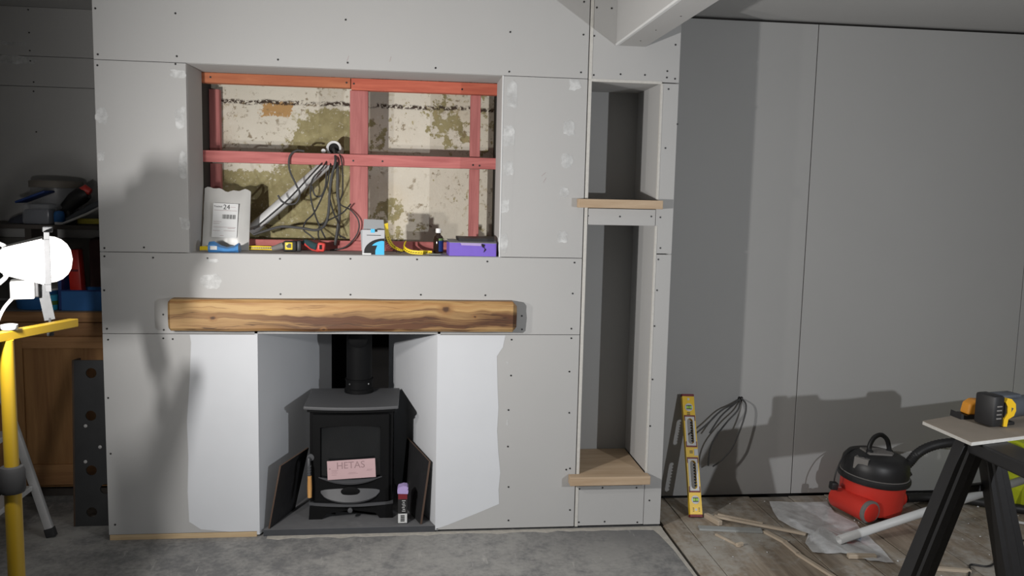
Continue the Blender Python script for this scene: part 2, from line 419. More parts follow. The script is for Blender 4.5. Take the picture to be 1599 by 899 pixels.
# ================================================================== STRUCTURE
rnd = random.Random(4)
T = .0125      # board thickness
B = .372       # plane of the right-hand recess wall
CE = 2.38      # ceiling
def panel(parent, x0, x1, z0, z1, y=0, mat='board', name='plasterboard_panel', g=.0011, t=T, bev=.0012):
    bm = BM(); box(bm, (x0+g, y, z0+g), (x1-g, y+t, z1-g), bev)
    return obj(name, bm, M[mat], parent)
def slab(parent, lo, hi, mat, name, bev=0):
    bm = BM(); box(bm, lo, hi, bev); return obj(name, bm, M[mat] if isinstance(mat, str) else mat, parent)
def screws(parent, pts, y=-.0006, r=.0042, axis=1):
    bm = BM()
    for i, (a, b) in enumerate(pts):
        c = (a, y, b) if axis == 1 else (a, b, y)
        lathe(bm, [(0, -.001), (r, -.0008), (r, .0008), (0, .001)], 7, frame(c, (0, -1, 0) if axis == 1 else (0, 0, -1)))
    o = obj('screw_heads', bm, M['screw'], parent); o['kind'] = 'stuff'; return o
def patch(parent, poly, y=0, mat='filler_thin', name='filler_patch', t=.0009):
    bm = BM(); prism(bm, poly, XZ, y-t, y+.001); return obj(name, bm, M[mat], parent)

# chimney breast
wb = struct('wall_breast')
XL, XR = -1.281, .742
JT, JM, JL = 2.011, 1.2375, .896
NL, NR = -.923, .374     # niche
FL, FR = -.653, .111     # fireplace opening
panel(wb, XL, XR, JT, CE); panel(wb, XL, NL, JM, JT); panel(wb, NR, XR, JM, JT)
panel(wb, XL, XR, JL, JM); panel(wb, XL, FL, .024, JL); panel(wb, FR, XR, .010, JL)
slab(wb, (XL, T, .024), (XL+T, .9, CE), 'board', 'side_panel')
slab(wb, (XL+.004, .001, 0), (FL-.012, .05, .0235), 'pine', 'sole_plate', .001)
slab(wb, (XR-.0135, T, 0), (XR-.001, .9, CE), 'dark', 'side_stud')
# niche reveals and sill
slab(wb, (NL-T, T, JM-T), (NL, .25, JT+T), 'board', 'reveal_panel'); slab(wb, (NR, T, JM-T), (NR+T, .25, JT+T), 'board', 'reveal_panel')
slab(wb, (NL, T, JT), (NR, .25, JT+T), 'board', 'reveal_panel'); slab(wb, (NL, T, JM-T), (NR, .25, JM), 'board', 'sill_panel')
slab(wb, (NL-.2, .46, .9), (NR+.2, .50, 2.2), 'oldwall', 'old_plaster')
for nm, lo, hi in (('left', (NL-.02, .25, JM-.1), (NL-.008, .46, JT+.1)), ('right', (NR+.008, .25, JM-.1), (NR+.02, .46, JT+.1))):
    slab(wb, lo, hi, 'dark', 'cavity_side')
slab(wb, (NL-.02, .25, JT+.03), (NR+.02, .46, JT+.045), 'dark', 'cavity_top'); slab(wb, (NL-.02, .25, JM-.03), (NR+.02, .46, JM-.012), 'dark', 'cavity_floor')
# corner bead on the right-hand niche edge, filled
patch(wb, [(NR-.002, JM+.002), (NR+.052, JM+.003), (NR+.050, 1.45), (NR+.058, 1.62), (NR+.052, 1.80), (NR+.05, 2.0), (NR-.001, 2.006)], 0, 'board', 'corner_tape', .0003)
bm = BM(); tube(bm, [(NR+.001, .001, JM), (NR+.001, .001, JT)], .0035, 8); obj('corner_bead', bm, M['filler'], wb, True)
# fireplace: splayed cheeks, soffit, soot-black flueway
SB = .68; SLX, SRX = -.408, -.118
prismxy = lambda bm, poly, z0, z1: prism(bm, poly, XY, z0, z1)
bm = BM(); prismxy(bm, [(FL, .0), (SLX, SB), (SLX-.013, SB), (FL-.013, .0125), (FL-.0115, 0)], .01, .93); obj('cheek_panel', bm, M['paint'], wb)
bm = BM(); prismxy(bm, [(FR, .0), (SRX, SB), (SRX+.013, SB), (FR+.013, .0125), (FR+.0115, 0)], .01, .93); obj('cheek_panel', bm, M['paint'], wb)
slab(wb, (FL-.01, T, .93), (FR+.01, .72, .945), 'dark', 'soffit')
bm = BM()
box(bm, (SLX-.03, 1.0, 0), (SRX+.03, 1.02, 1.2)); box(bm, (SLX-.03, SB, 0), (SLX-.012, 1.0, 1.2)); box(bm, (SRX+.012, SB, 0), (SRX+.03, 1.0, 1.2))
obj('flueway', bm, M['soot'], wb)
# white painted fronts either side of the opening
pl = [(-.985+.055, .893), (-.925, .86), (-.934, .70), (-.949, .52), (-.946, .36), (-.952, .21), (-.948, .075), (-.90, .04), (-.78, .026), (FL+.0005, .026), (FL+.0005, .893)]
patch(wb, pl, 0, 'paint', 'painted_area')
pr_ = [(FR-.0005, .893), (.408, .893), (.398, .84), (.372, .80), (.378, .66), (.384, .57), (.380, .46), (.388, .36), (.398, .27), (.392, .19), (.396, .125), (.30, .085), (.165, .032), (FR-.0005, .014)]
patch(wb, pr_, 0, 'paint', 'painted_area')
# filler smears over screws
sp = [(-1.255, 1.79, .055, .075, 1), (-.95, 1.79, .05, .10, 2), (-.955, 1.965, .07, .04, 3), (-.945, 1.60, .04, .12, 4), (-.94, 1.36, .05, .06, 5), (-1.262, 1.63, .03, .05, 16),
      (.415, 1.93, .06, .13, 6), (.405, 1.76, .055, .10, 7), (.405, 1.62, .05, .07, 8), (.395, 1.46, .04, .07, 9), (.39, 1.30, .05, .10, 10),
      (.685, 1.985, .06, .055, 11), (.665, 1.80, .065, .07, 12), (.662, 1.66, .06, .07, 13), (.652, 1.525, .05, .05, 14), (.648, 1.33, .055, .06, 15),
      (-.835, 1.12, .10, .075, 17), (-.83, 1.205, .05, .02, 18), (.42, .77, .012, .016, 19), (.425, .50, .010, .03, 20)]
for cx, cz, w, h, s in sp: patch(wb, blob(cx, cz, w, h, s))
SCR_B = [(-1.267, 2.210), (-0.960, 2.205), (-0.284, 2.211), (0.401, 2.192), (-1.263, 2.031), (-1.266, 1.988), (-0.958, 2.036), (-0.964, 2.005), (-0.558, 2.039), (-0.276, 2.038), (0.088, 2.031), (0.400, 2.028), (0.710, 2.037), (0.714, 2.331), (0.716, 2.195), (-1.261, 1.253), (-1.262, 1.219), (-1.105, 1.258), (-1.070, 1.216), (-1.267, 1.078), (-1.261, 0.917), (-1.035, 0.978), (-1.034, 0.913), (-1.258, 0.871), (-1.265, 0.623), (-1.262, 0.382), (-1.253, 0.070), (-1.037, 0.877), (-0.999, 0.874), (-0.556, 1.068), (-0.264, 1.068), (0.036, 1.070), (0.316, 1.070), (0.479, 0.980), (0.481, 0.920), (0.436, 0.874), (0.437, 0.713), (0.429, 0.557), (0.430, 0.390), (0.437, 0.203), (0.440, 0.047), (-0.557, 1.218), (-0.264, 1.222), (0.018, 1.223), (0.322, 1.218), (-0.852, 1.217), (0.707, 1.218), (0.703, 1.081), (0.702, 0.924), (0.703, 0.881), (0.699, 0.730), (0.704, 0.542), (0.698, 0.279), (0.715, 0.284), (0.721, 0.089)]
screws(wb, SCR_B)
bm = BM()
for x, z, a in ((-.275, 2.055, 70), (-.10, 2.06, 75), (.56, 1.60, 40), (.565, 1.575, 60)):   # pencil strokes
    d = .012; box(bm, (x-d, -.0004, z-.0006), (x+d, .0004, z+.0006), 0, Matrix.Translation((x, 0, z)) @ Matrix.Rotation(-R(a), 4, 'Y') @ Matrix.Translation((-x, 0, -z)))
o = obj('pencil_marks', bm, M['ink'], wb); o['kind'] = 'stuff'

# tall alcove boxing
wa = struct('wall_alcove')
AL, AR, AX0, AX1 = .749, 1.147, .747, 1.147
OR = 1.066
panel(wa, AL, AR, 2.008, CE); panel(wa, OR, AR, 1.262, 2.006); panel(wa, OR, AR, .010, 1.260)
panel(wa, AL+.012, OR, 1.385, 1.458, 0); panel(wa, AL+.006, OR, .012, .217)
for z0, z1, mt in ((.01, 2.008, 'board_edge'), (2.008, CE, 'board_edge')):
    slab(wa, (AL-.004, -.002, z0), (AL+.010, .012, z1), mt, 'raw_board_edge', .0015)
slab(wa, (AL-.004, .012, .01), (AL+.0085, B, 2.02), 'board', 'reveal_panel')           # left cheek
for z0, z1 in ((.262, 1.385), (1.500, 2.004)):
    slab(wa, (OR, T, z0), (OR+T, B, z1), 'board', 'reveal_panel')
    slab(wa, (OR-.0005, -.0015, z0), (OR+.010, T, z1), 'board_edge', 'raw_board_edge', .001)
slab(wa, (AL+.004, -.0015, 2.001), (OR+.004, T, 2.013), 'board_edge', 'raw_board_edge', .001)
slab(wa, (AL+.004, T, 2.004), (OR+.002, B, 2.016), 'board', 'reveal_panel')
slab(wa, (AL+.004, T, 1.385), (OR+.002, B, 1.397), 'board', 'reveal_panel')
slab(wa, (AL+.004, T, 1.44), (OR+.002, B, 1.457), 'board', 'reveal_panel')
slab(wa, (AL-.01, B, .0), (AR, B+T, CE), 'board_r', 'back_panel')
slab(wa, (AR-T, T, .01), (AR, B, CE), 'board', 'side_panel')
SCR_A = [(0.770, 2.310), (0.835, 2.310), (0.763, 2.192), (0.766, 2.028), (0.884, 2.036), (0.992, 2.037), (1.123, 2.170), (1.127, 2.026), (1.091, 2.057), (1.090, 2.030), (1.100, 1.981), (1.097, 1.727), (1.147, 1.832), (0.760, 1.424), (0.904, 1.424), (1.046, 1.427), (1.087, 1.424), (1.093, 1.288), (1.086, 1.237), (1.086, 1.099), (1.081, 0.937), (1.082, 0.693), (1.080, 0.477), (0.762, 0.187), (0.869, 0.191), (1.028, 0.188), (1.091, 0.126), (0.764, 0.030), (0.884, 0.030), (1.038, 0.023)]
screws(wa, SCR_A)

# right-hand recess wall, far walls, ceiling
wr = struct('wall_right')
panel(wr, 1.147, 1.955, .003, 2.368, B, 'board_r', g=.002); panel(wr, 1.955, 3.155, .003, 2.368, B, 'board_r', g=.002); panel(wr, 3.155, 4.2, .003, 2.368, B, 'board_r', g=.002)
slab(wr, (1.147, B+.02, 0), (4.2, B+.04, CE), 'dark', 'cavity_back')
slab(wr, (4.2, -4.8, 0), (4.24, B+.04, CE), 'plaster', 'end_wall')
wl = struct('wall_left')
panel(wl, -2.42, XL, 2.142, CE, .9); panel(wl, -2.42, XL, 1.994, 2.142, .9); panel(wl, -2.42, XL, 0, 1.994, .9)
slab(wl, (-2.44, -4.8, 0), (-2.42, .92, CE), 'plaster', 'end_wall'); slab(wl, (-2.42, .92, 0), (XL, .94, CE), 'dark', 'cavity_back')
screws(wl, [(-1.90, 2.365), (-1.90, 2.255), (-1.90, 2.168), (-1.90, 2.118), (-1.888, 2.015), (-1.89, 1.97), (-1.885, 1.77)], .8994)
patch(wl, blob(-1.98, 2.12, .22, .05, 31, 18), .9); patch(wl, blob(-1.99, 2.20, .16, .02, 32, 18), .9)
bm = BM(); box(bm, (-2.44, -4.84, 0), (4.24, -4.8, CE)); struct('wall_rear', bm, M['plaster'])
ce = struct('ceiling')
slab(ce, (-2.44, -4.84, CE), (.92, .94, CE+.02), 'board', 'ceiling_panel'); slab(ce, (.923, -4.84, CE), (4.24, B+.04, CE+.02), 'board', 'ceiling_panel')
# boxed-in beam running out from the alcove boxing
tb = struct('trim_1')
bm = BM(); box(bm, (.860, -4.8, 2.166), (.8725, -.001, CE)); obj('side_board', bm, M['board'], tb)
bm = BM(); box(bm, (.8735, -4.8, 2.156), (.989, -.001, 2.1685)); obj('soffit_board', bm, M['board'], tb)
bm = BM(); box(bm, (.9765, -4.8, 2.169), (.989, -.001, CE)); obj('side_board', bm, M['board'], tb)
bm = BM(); box(bm, (.857, -4.8, 2.155), (.873, -.001, 2.1655), .003); obj('corner_bead', bm, M['filler'], tb)
screws(tb, [(.932, -.13), (.930, -.36), (.945, -.62), (.935, -.95)], 2.1555, .003, 2)

# floor: dusty screed at left, old boards at right
fl = struct('floor')
slab(fl, (-2.44, -4.84, -.06), (4.24, .94, -.035), 'dark', 'subfloor')
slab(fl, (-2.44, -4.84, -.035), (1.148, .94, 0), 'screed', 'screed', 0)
bm = BM()
rr = random.Random(8); top = []; bot = []
for i in range(34):
    x = -.62+i*(1.77/33); top.append((x, -.001)); bot.append((x, -.018-.022*rr.random()))
prism(bm, top+bot[::-1], XY, 0, .0025); obj('dusty_edge', bm, simple('pale_dust', (.40, .38, .34), .95, var=.3, scale=40), fl)
bm = BM(); prism(bm, [(1.10, -.02), (1.148, -.02), (1.148, -3), (1.140, -3), (1.139, -1.2), (1.136, -.6), (1.130, -.25), (1.115, -.09)], XY, 0, .002); obj('dusty_edge', bm, bpy.data.materials['pale_dust'], fl)
x = 1.170; wdt = [.107, .45, .205, .2, .21, .2, .2, .205, .2, .21, .2, .2, .205, .2, .2]
for i, w_ in enumerate(wdt):
    x1 = min(x+w_, 4.235)
    bm = BM(); dz = rr.uniform(-.003, 0)
    box(bm, (x, -4.84, -.03+dz), (x1-(.006 if i else .004), .366-rr.random()*.02, dz), .0015); obj('floorboard', bm, M['plank'], fl)
    x = x1
    if x > 4.22: break

# hearth
hs = thing('hearth_slab', 'dark slate hearth slab under the black stove', 'hearth', (-.26, .3, 0))
bm = BM(); prismxy(bm, [(FL+.016, .002), (FR-.002, .002), (SRX-.004, SB-.01), (SLX+.006, SB-.01)], .0285, .030); obj('top_face', bm, M['slate'], hs)
bm = BM(); prismxy(bm, [(FL+.016, .0), (FR-.001, .0), (SRX-.004, SB-.01), (SLX+.006, SB-.01)], .002, .0284); obj('slab', bm, M['slate_dk'], hs)

# ================================================================== MANTEL
bm = BM()
prof = []
def mant(x, ins):
    y0, z0, z1, b = -.068, .918, 1.050, .012
    return [(-.0005, z0+ins), (y0+b+ins*.5, z0+ins), (y0+ins, z0+b+ins), (y0+ins*.7, (z0+z1)/2), (y0+ins, z1-b-ins), (y0+b+ins*.5, z1-ins), (-.0005, z1-ins)]
secs = []
N = 44
for i in range(N+1):
    x = [-1.000, -.990, -.96][i] if i < 3 else ([.450, .432, .40][N-i] if N-i < 3 else -.96+(i-2)*(1.36/(N-4)))
    e = min(i, N-i); ins = (.010 if e == 0 else 0) if i < N/2 else (.020 if e == 0 else 0)
    w_ = [.0022*mnoise.noise((x*6, k*3.1, 0)) for k in range(7)]
    secs.append([bm.verts.new((x if 0 < i < N else x, p[0]+(w_[j] if p[0] < -.01 else 0), p[1]+w_[j])) for j, p in enumerate(mant(x, ins))])
for a, b in zip(secs, secs[1:]):
    for k in range(7): bm.faces.new((a[k], a[(k+1) % 7], b[(k+1) % 7], b[k]))
bm.faces.new(secs[0]); bm.faces.new(secs[-1])
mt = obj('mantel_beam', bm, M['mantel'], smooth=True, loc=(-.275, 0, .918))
# keep the grain in world coordinates
k = M['mantel'].node_tree
for nd in [q for q in k.nodes if q.type == 'TEX_COORD']:
    mp = k.nodes.new('ShaderNodeVectorMath'); mp.operation = 'ADD'; mp.inputs[1].default_value = (-.275, 0, .918)
    dst = [l.to_socket for l in nd.outputs['Object'].links]
    for d in dst: k.links.new(mp.outputs[0], d)
    k.links.new(nd.outputs['Object'], mp.inputs[0])
tag(mt, 'long golden oak mantel beam fixed above the stove opening', 'mantel')

# ================================================================== BATTENS
bt = thing('batten_frame', 'pink treated timber batten frame at the back of the wide niche', 'batten frame', (-.275, .27, JM))
def bat(lo, hi, m): slab(bt, lo, hi, m, 'batten', .002)
bat((NL-.006, .25, 1.966), (-.283, .297, 2.010), 'batten_o'); bat((-.280, .25, 1.958), (NR+.006, .297, 2.009), 'batten_o2')
bat((NL-.006, .25, 1.623), (NR+.006, .292, 1.674), 'batten_x')
bat((NL-.006, .258, JM+.001), (NR+.006, .30, JM+.046), 'batten_x')
for x0, x1, y0 in ((-.930, -.883, .405), (-.286, -.206, .262), (.257, .303, .275)):
    for z0, z1 in ((JM+.047, 1.622), (1.675, 1.957)):
        bat((x0, y0, z0), (x1, y0+.04, z1), 'batten_z')
screws(bt, [(-.885, 1.99), (-.30, 1.988), (-.268, 1.985), (.215, 1.978), (-.27, 1.645), (.27, 1.64), (.30, 1.638), (-.14, 1.646)], .2494, .0045)

# ================================================================== ALCOVE SHELVES
def oakshelf(lo, hi, label, cut):
    bm = BM()
    prism(bm, [(lo[0], lo[1]), (hi[0], lo[1]), (hi[0], -.0035), (cut[1], -.0035), (cut[1], B-.004), (cut[0], B-.004), (cut[0], -.0035), (lo[0], -.0035)], XY, lo[2], hi[2])
    o = obj('oak_shelf', bm, M['oak'], loc=((lo[0]+hi[0])/2, 0, lo[2]))
    bpy.context.view_layer.update()
    md = o.modifiers.new('bevel', 'BEVEL'); md.width = .002; md.segments = 2
    return tag(o, label, 'shelf', 'oak boards in the tall alcove')
oakshelf((.709, -.045, 1.460), (1.084, 0, 1.498), 'pale oak shelf at the foot of the short upper alcove opening', (.762, 1.063))
oakshelf((.708, -.055, .220), (1.076, 0, .259), 'pale oak seat board at the foot of the tall lower alcove opening', (.762, 1.063))

# ================================================================== STOVE
st = thing('wood_stove', 'black wood burning stove standing on the slate hearth', 'stove', (-.268, .27, .030))
SX0, SX1, SY0, SY1 = -.452, -.084, .125, .42
def bow(x, d): return -d*(1-((x-(SX0+SX1)/2)/((SX1-SX0)/2))**2)    # front bows out
def bowpoly(x0, x1, yb, d, yf=SY0, n=12):
    xs = [x0+(x1-x0)*i/n for i in range(n+1)]
    return [(x, yf+bow(x, d)) for x in xs]+[(x1, yb), (x0, yb)]
bm = BM(); prismxy(bm, bowpoly(SX0, SX1, SY1, .012), .108, .535); obj('body', bm, M['iron'], st, True)
bm = BM(); prismxy(bm, [(x, y) for x, y in bowpoly(-.478, -.058, .455, .022, .098)], .538, .553); o = obj('top_plate', bm, M['iron_top'], st)
md = o.modifiers.new('bevel', 'BEVEL'); md.width = .004; md.segments = 2
bm = BM(); prismxy(bm, bowpoly(-.462, -.074, .44, .018, .108), .526, .5378); obj('collar', bm, M['iron'], st)
# door: frame with arched window
bm = BM()
D0, D1 = -.436, -.100
def arch(n=10):  # window outline
    w0, w1, z0, z1 = -.404, -.136, .226, .468
    pts = []
    for i in range(n+1):
        t = i/n; x = w0+(w1-w0)*t; pts.append((x, z1-.012*(2*t-1)**2))
    bottom = [(w1+(w0-w1)*i/n, z0-.020*(1-(2*i/n-1)**2)) for i in range(n+1)]
    return pts+bottom
win = arch(); outer = []
for i, (x, z) in enumerate(win):
    n_ = 10
    if i <= n_: outer.append((D0+(D1-D0)*i/n_, .515))
    else: outer.append((D1+(D0-D1)*(i-n_-1)/n_, .112))
yo = lambda x, e: SY0-.010+bow(x, .016)-e
ringA = [bm.verts.new((x, yo(x, .006), z)) for x, z in outer]; ringB = [bm.verts.new((x, yo(x, .006), z)) for x, z in win]
ringC = [bm.verts.new((x, yo(x, -.012), z)) for x, z in win]; ringD = [bm.verts.new((x, yo(x, -.014), z)) for x, z in outer]
n_ = len(win)
for i in range(n_):
    j = (i+1) % n_
    bm.faces.new((ringA[i], ringA[j], ringB[j], ringB[i])); bm.faces.new((ringB[i], ringB[j], ringC[j], ringC[i])); bm.faces.new((ringD[j], ringD[i], ringA[i], ringA[j]))
door = obj('door', bm, M['iron'], st, True)
bm = BM(); xs = [-.41+(.28)*i/10 for i in range(11)]
a = [bm.verts.new((x, yo(x, -.008), .20)) for x in xs]; b = [bm.verts.new((x, yo(x, -.008), .475)) for x in xs]
for i in range(10): bm.faces.new((a[i], a[i+1], b[i+1], b[i]))
obj('glass', bm, M['stove_glass'], door, True)
def crescent(x0, x1, ztop, zdrop, out, th):
    bm = BM(); n = 16; U = []; L = []
    for i in range(n+1):
        t = i/n; s = 1-(2*t-1)**2; x = x0+(x1-x0)*t; y = yo(x, .006)
        U.append((bm.verts.new((x, y, ztop-zdrop*s*.5)), bm.verts.new((x, y-out*s-.001, ztop-zdrop*s*.9-th*.3)), bm.verts.new((x, y-out*s*.8-.001, ztop-zdrop*s-th*s-.002)), bm.verts.new((x, y, ztop-zdrop*s-th*s-.003))))
    for p, q in zip(U, U[1:]):
        for k in range(4): bm.faces.new((p[k], p[(k+1) % 4], q[(k+1) % 4], q[k]))
    bm.faces.new(U[0]); bm.faces.new(U[-1]); return bm
obj('sill_lip', crescent(-.412, -.130, .228, .018, .022, .008), M['iron_lip'], door, True)
# scooped air inlet with slide
bm = BM(); n = 16; rows = []
for i in range(n+1):
    t = i/n; s = max(0, 1-(2*t-1)**2)**.6; x = -.402+.262*t; y = yo(x, .0065)
    rows.append([bm.verts.new((x, y, .165+.012*s)), bm.verts.new((x, y-.010*s, .162-.010*s)), bm.verts.new((x, y-.024*s, .155-.034*s)), bm.verts.new((x, y-.018*s, .154-.042*s)), bm.verts.new((x, y, .153-.044*s))])
for p, q in zip(rows, rows[1:]):
    for k in range(4): bm.faces.new((p[k], p[k+1], q[k+1], q[k]))
obj('air_scoop', bm, M['iron_lip'], door, True)
bm = BM(); lathe(bm, [(0, 0), (.040, .001), (.042, .008), (.030, .012), (0, .012)], 20, Matrix.Translation((-.27, SY0-.038, .166)) @ Matrix.Diagonal((1, .5, .5, 1)) @ Matrix.Rotation(R(90), 4, 'X')); obj('air_slide', bm, M['iron'], door, True)
# base with bowed lip and feet
bm = BM(); prismxy(bm, bowpoly(SX0-.004, SX1+.004, SY1, .030, .115), .093, .106); obj('ash_lip', bm, M['iron_lip'], st, True)
bm = BM()
pl = [(SX0, .093), (SX1, .093), (SX1+.004, .0305), (SX1-.055, .0305), (SX1-.075, .055), (-.268, .072), (SX0+.075, .055), (SX0+.055, .0305), (SX0-.004, .0305)]
prism(bm, pl, XZ, .105, .125); obj('front_skirt', bm, M['iron'], st)
for x0 in (SX0, SX1-.05):
    bm = BM(); box(bm, (x0, .36, .0305), (x0+.05, SY1, .107)); obj('leg', bm, M['iron'], st)
bm = BM(); lathe(bm, [(.006, 0), (.006, .012), (.011, .014), (.011, .024), (.004, .026)], 12, frame((-.270, .098, .080), (0, -1, 0))); obj('riddle_knob', bm, M['iron_lip'], st, True)
# handle
hd = None
bm = BM(); tube(bm, [(-.452, .108, .316), (-.452, .085, .316), (-.452, .078, .300), (-.450, .077, .245)], .007, 10)
for z in (.252, .264, .276, .288): lathe(bm, [(.004, -.004), (.010, -.003), (.010, .003), (.004, .004)], 12, frame((-.4505, .077, z), (0, 0, 1)))
lathe(bm, [(0, 0), (.016, .001), (.016, .010), (0, .012)], 14, frame((-.447, .115, .318), (0, -1, 0)))
hd = obj('handle', bm, M['iron_lip'], door, True)
bm = BM(); lathe(bm, [(0, .142), (.0095, .145), (.0105, .19), (.009, .243), (0, .246)], 14, Matrix.Translation((-.448, .077, 0))); obj('handle_grip', bm, M['handle_wood'], st, True, label='pale wooden door handle grip')
# flue
fp = thing('flue_pipe', 'black flue pipe rising from the back of the stove', 'flue', (-.27, .37, .553))
bm = BM(); lathe(bm, [(.060, .5535), (.060, 1.15)], 28, Matrix.Translation((-.250, .385, 0))); obj('pipe', bm, M['iron'], fp, True)
bm = BM(); lathe(bm, [(.070, .5535), (.070, .570), (.064, .575), (.064, .612), (.067, .614), (.067, .619), (.061, .621)], 28, Matrix.Translation((-.250, .385, 0))); obj('collar', bm, M['iron'], fp, True)
bm = BM(); lathe(bm, [(0, 0), (.045, .001), (.045, .010), (.036, .014), (0, .014)], 24, frame((-.252, .328, .823), (0, -1, 0))); obj('inspection_cover', bm, M['iron'], fp, True)
bm = BM()
for x in (-.290, -.205): lathe(bm, [(0, 0), (.004, .001), (.004, .004), (0, .005)], 8, frame((x, .385-math.sqrt(.064**2-(x+.25)**2), .60), (x+.25, -.06, 0)))
o = obj('rivets', bm, M['chrome'], fp); o['kind'] = 'stuff'

# pink card on the sill of the stove door
cd = thing('pink_card', 'pink paper card standing against the stove window', 'card', (-.265, .09, .215))
mc = Matrix.Translation((-.369, .0805, .2215)) @ Matrix.Rotation(R(-3.0), 4, 'Y') @ Matrix.Rotation(R(-8), 4, 'X')
bm = BM(); box(bm, (0, 0, 0), (.213, .0008, .084), 0, mc); obj('card', bm, M['pink'], cd)
mtx = mc @ Matrix.Rotation(R(90), 4, 'X')
bm = text_bm('HETAS', .043, mtx @ Matrix.Translation((.040, .046, .0002))); obj('lettering', bm, M['ink'], cd)
bm = BM()
for x0, x1, z in ((.018, .048, .040), (.018, .042, .034), (.018, .045, .028), (.018, .040, .020), (.095, .125, .026), (.090, .135, .021), (.175, .200, .036), (.172, .196, .031)):
    box(bm, (x0, -.0004, z), (x1, 0, z+.0012), 0, mc)
box(bm, (.008, -.0004, .046), (.014, 0, .051), 0, mc)
o = obj('small_print', bm, M['ink'], cd); o['kind'] = 'stuff'

# boards leaning beside the stove
def leanboard(p0, p1, p2, p3, thick, label):
    P = [Vector(p) for p in (p0, p1, p2, p3)]; nrm = (P[1]-P[0]).cross(P[3]-P[0]).normalized()*thick
    r = thing('leaning_board', label, 'board', P[0])
    bm = BM(); a = [bm.verts.new(p) for p in P]; b = [bm.verts.new(p+nrm) for p in P]
    bm.faces.new(a); bm.faces.new(b[::-1])
    obj_edges = []
    o = None
    for i in range(4): bm.faces.new((a[i], b[i], b[(i+1) % 4], a[(i+1) % 4]))
    for i, f in enumerate(bm.faces): f.material_index = 0 if i < 2 else 1
    bmesh.ops.recalc_face_normals(bm, faces=bm.faces)
    obj('panel', bm, [M['blackboard'], M['blackboard_edge']], r); return r
leanboard((-.612, .010, .0308), (-.535, .245, .0308), (-.470, .235, .325), (-.562, .012, .312), -.007, 'thin black board leaning on the left cheek beside the stove')
leanboard((.052, .020, .0308), (-.040, .30, .0308), (-.012, .305, .345), (.088, .028, .318), -.009, 'thin black board with a brown edge leaning on the right cheek beside the stove')
# small carton on the hearth
sb = thing('small_carton', 'small dark carton with torn lilac top and barcode on the hearth', 'carton', (-.034, .055, .0305))
bm = BM(); box(bm, (-.056, .032, .0305), (-.014, .075, .176), .001); obj('carton', bm, M['black'], sb)
bm = BM(); prism(bm, [(-.058, .170), (-.012, .168), (-.010, .183), (-.014, .188), (-.011, .196), (-.016, .203), (-.032, .205), (-.044, .201), (-.055, .198), (-.059, .185)], XZ, .030, .077); obj('torn_lid', bm, M['purple_lt'], sb)
bm = BM(); box(bm, (-.055, .0312, .144), (-.015, .0318, .168)); obj('red_band', bm, M['dkred'], sb)
bm = BM(); box(bm, (-.055, .0312, .034), (-.015, .0318, .077)); lb = obj('barcode_label', bm, M['label'], sb)
bm = BM()
for i in range(11): box(bm, (-.044, .0306, .041+i*.0028), (-.026, .0311, .041+i*.0028+(.0016 if i % 3 else .0022)))
o = obj('barcode', bm, M['ink_k'], lb); o['kind'] = 'stuff'
bm = BM()
for i in range(7): box(bm, (-.038+.003*(i % 2), .0306, .088+i*.008), (-.022-.002*(i % 3), .0311, .0905+i*.008))
o = obj('print_lines', bm, M['label'], sb); o['kind'] = 'stuff'

# ================================================================== NICHE CONTENTS
# plastic pipe with cables
pp = thing('conduit_pipe', 'white plastic pipe slanting behind the pink battens', 'pipe', (-.715, .335, 1.335))
bm = BM()
Pa, Pb = Vector((-.742, .345, 1.315)), Vector((-.395, .365, 1.636)); d = (Pb-Pa)
tube(bm, [Pa, Pb], .026, 18); obj('pipe', bm, M['pvc'], pp, True)
pf = thing('pipe_socket', 'white round pipe socket holding the black cables, above the pink middle batten', 'pipe', (-.362, .33, 1.70))
bm = BM(); mtx = frame((-.363, .345, 1.701), (-.05, -1, .05))
lathe(bm, [(.024, -.10), (.024, .012), (.028, .014), (.034, .014), (.036, .010), (.036, -.004), (.031, -.008), (.031, -.10)], 24, mtx); obj('collar', bm, M['pvc'], pf, True)
bm = BM(); lathe(bm, [(0, 0), (.0235, 0), (.0235, .002), (0, .002)], 20, mtx); obj('mouth', bm, M['soot'], pf)
bm = BM(); lathe(bm, [(0, 0), (.010, 0), (.010, .022), (0, .022)], 10, frame((-.408, .33, 1.688), (0, -1, 0))); obj('clip', bm, M['pvc'], pf)
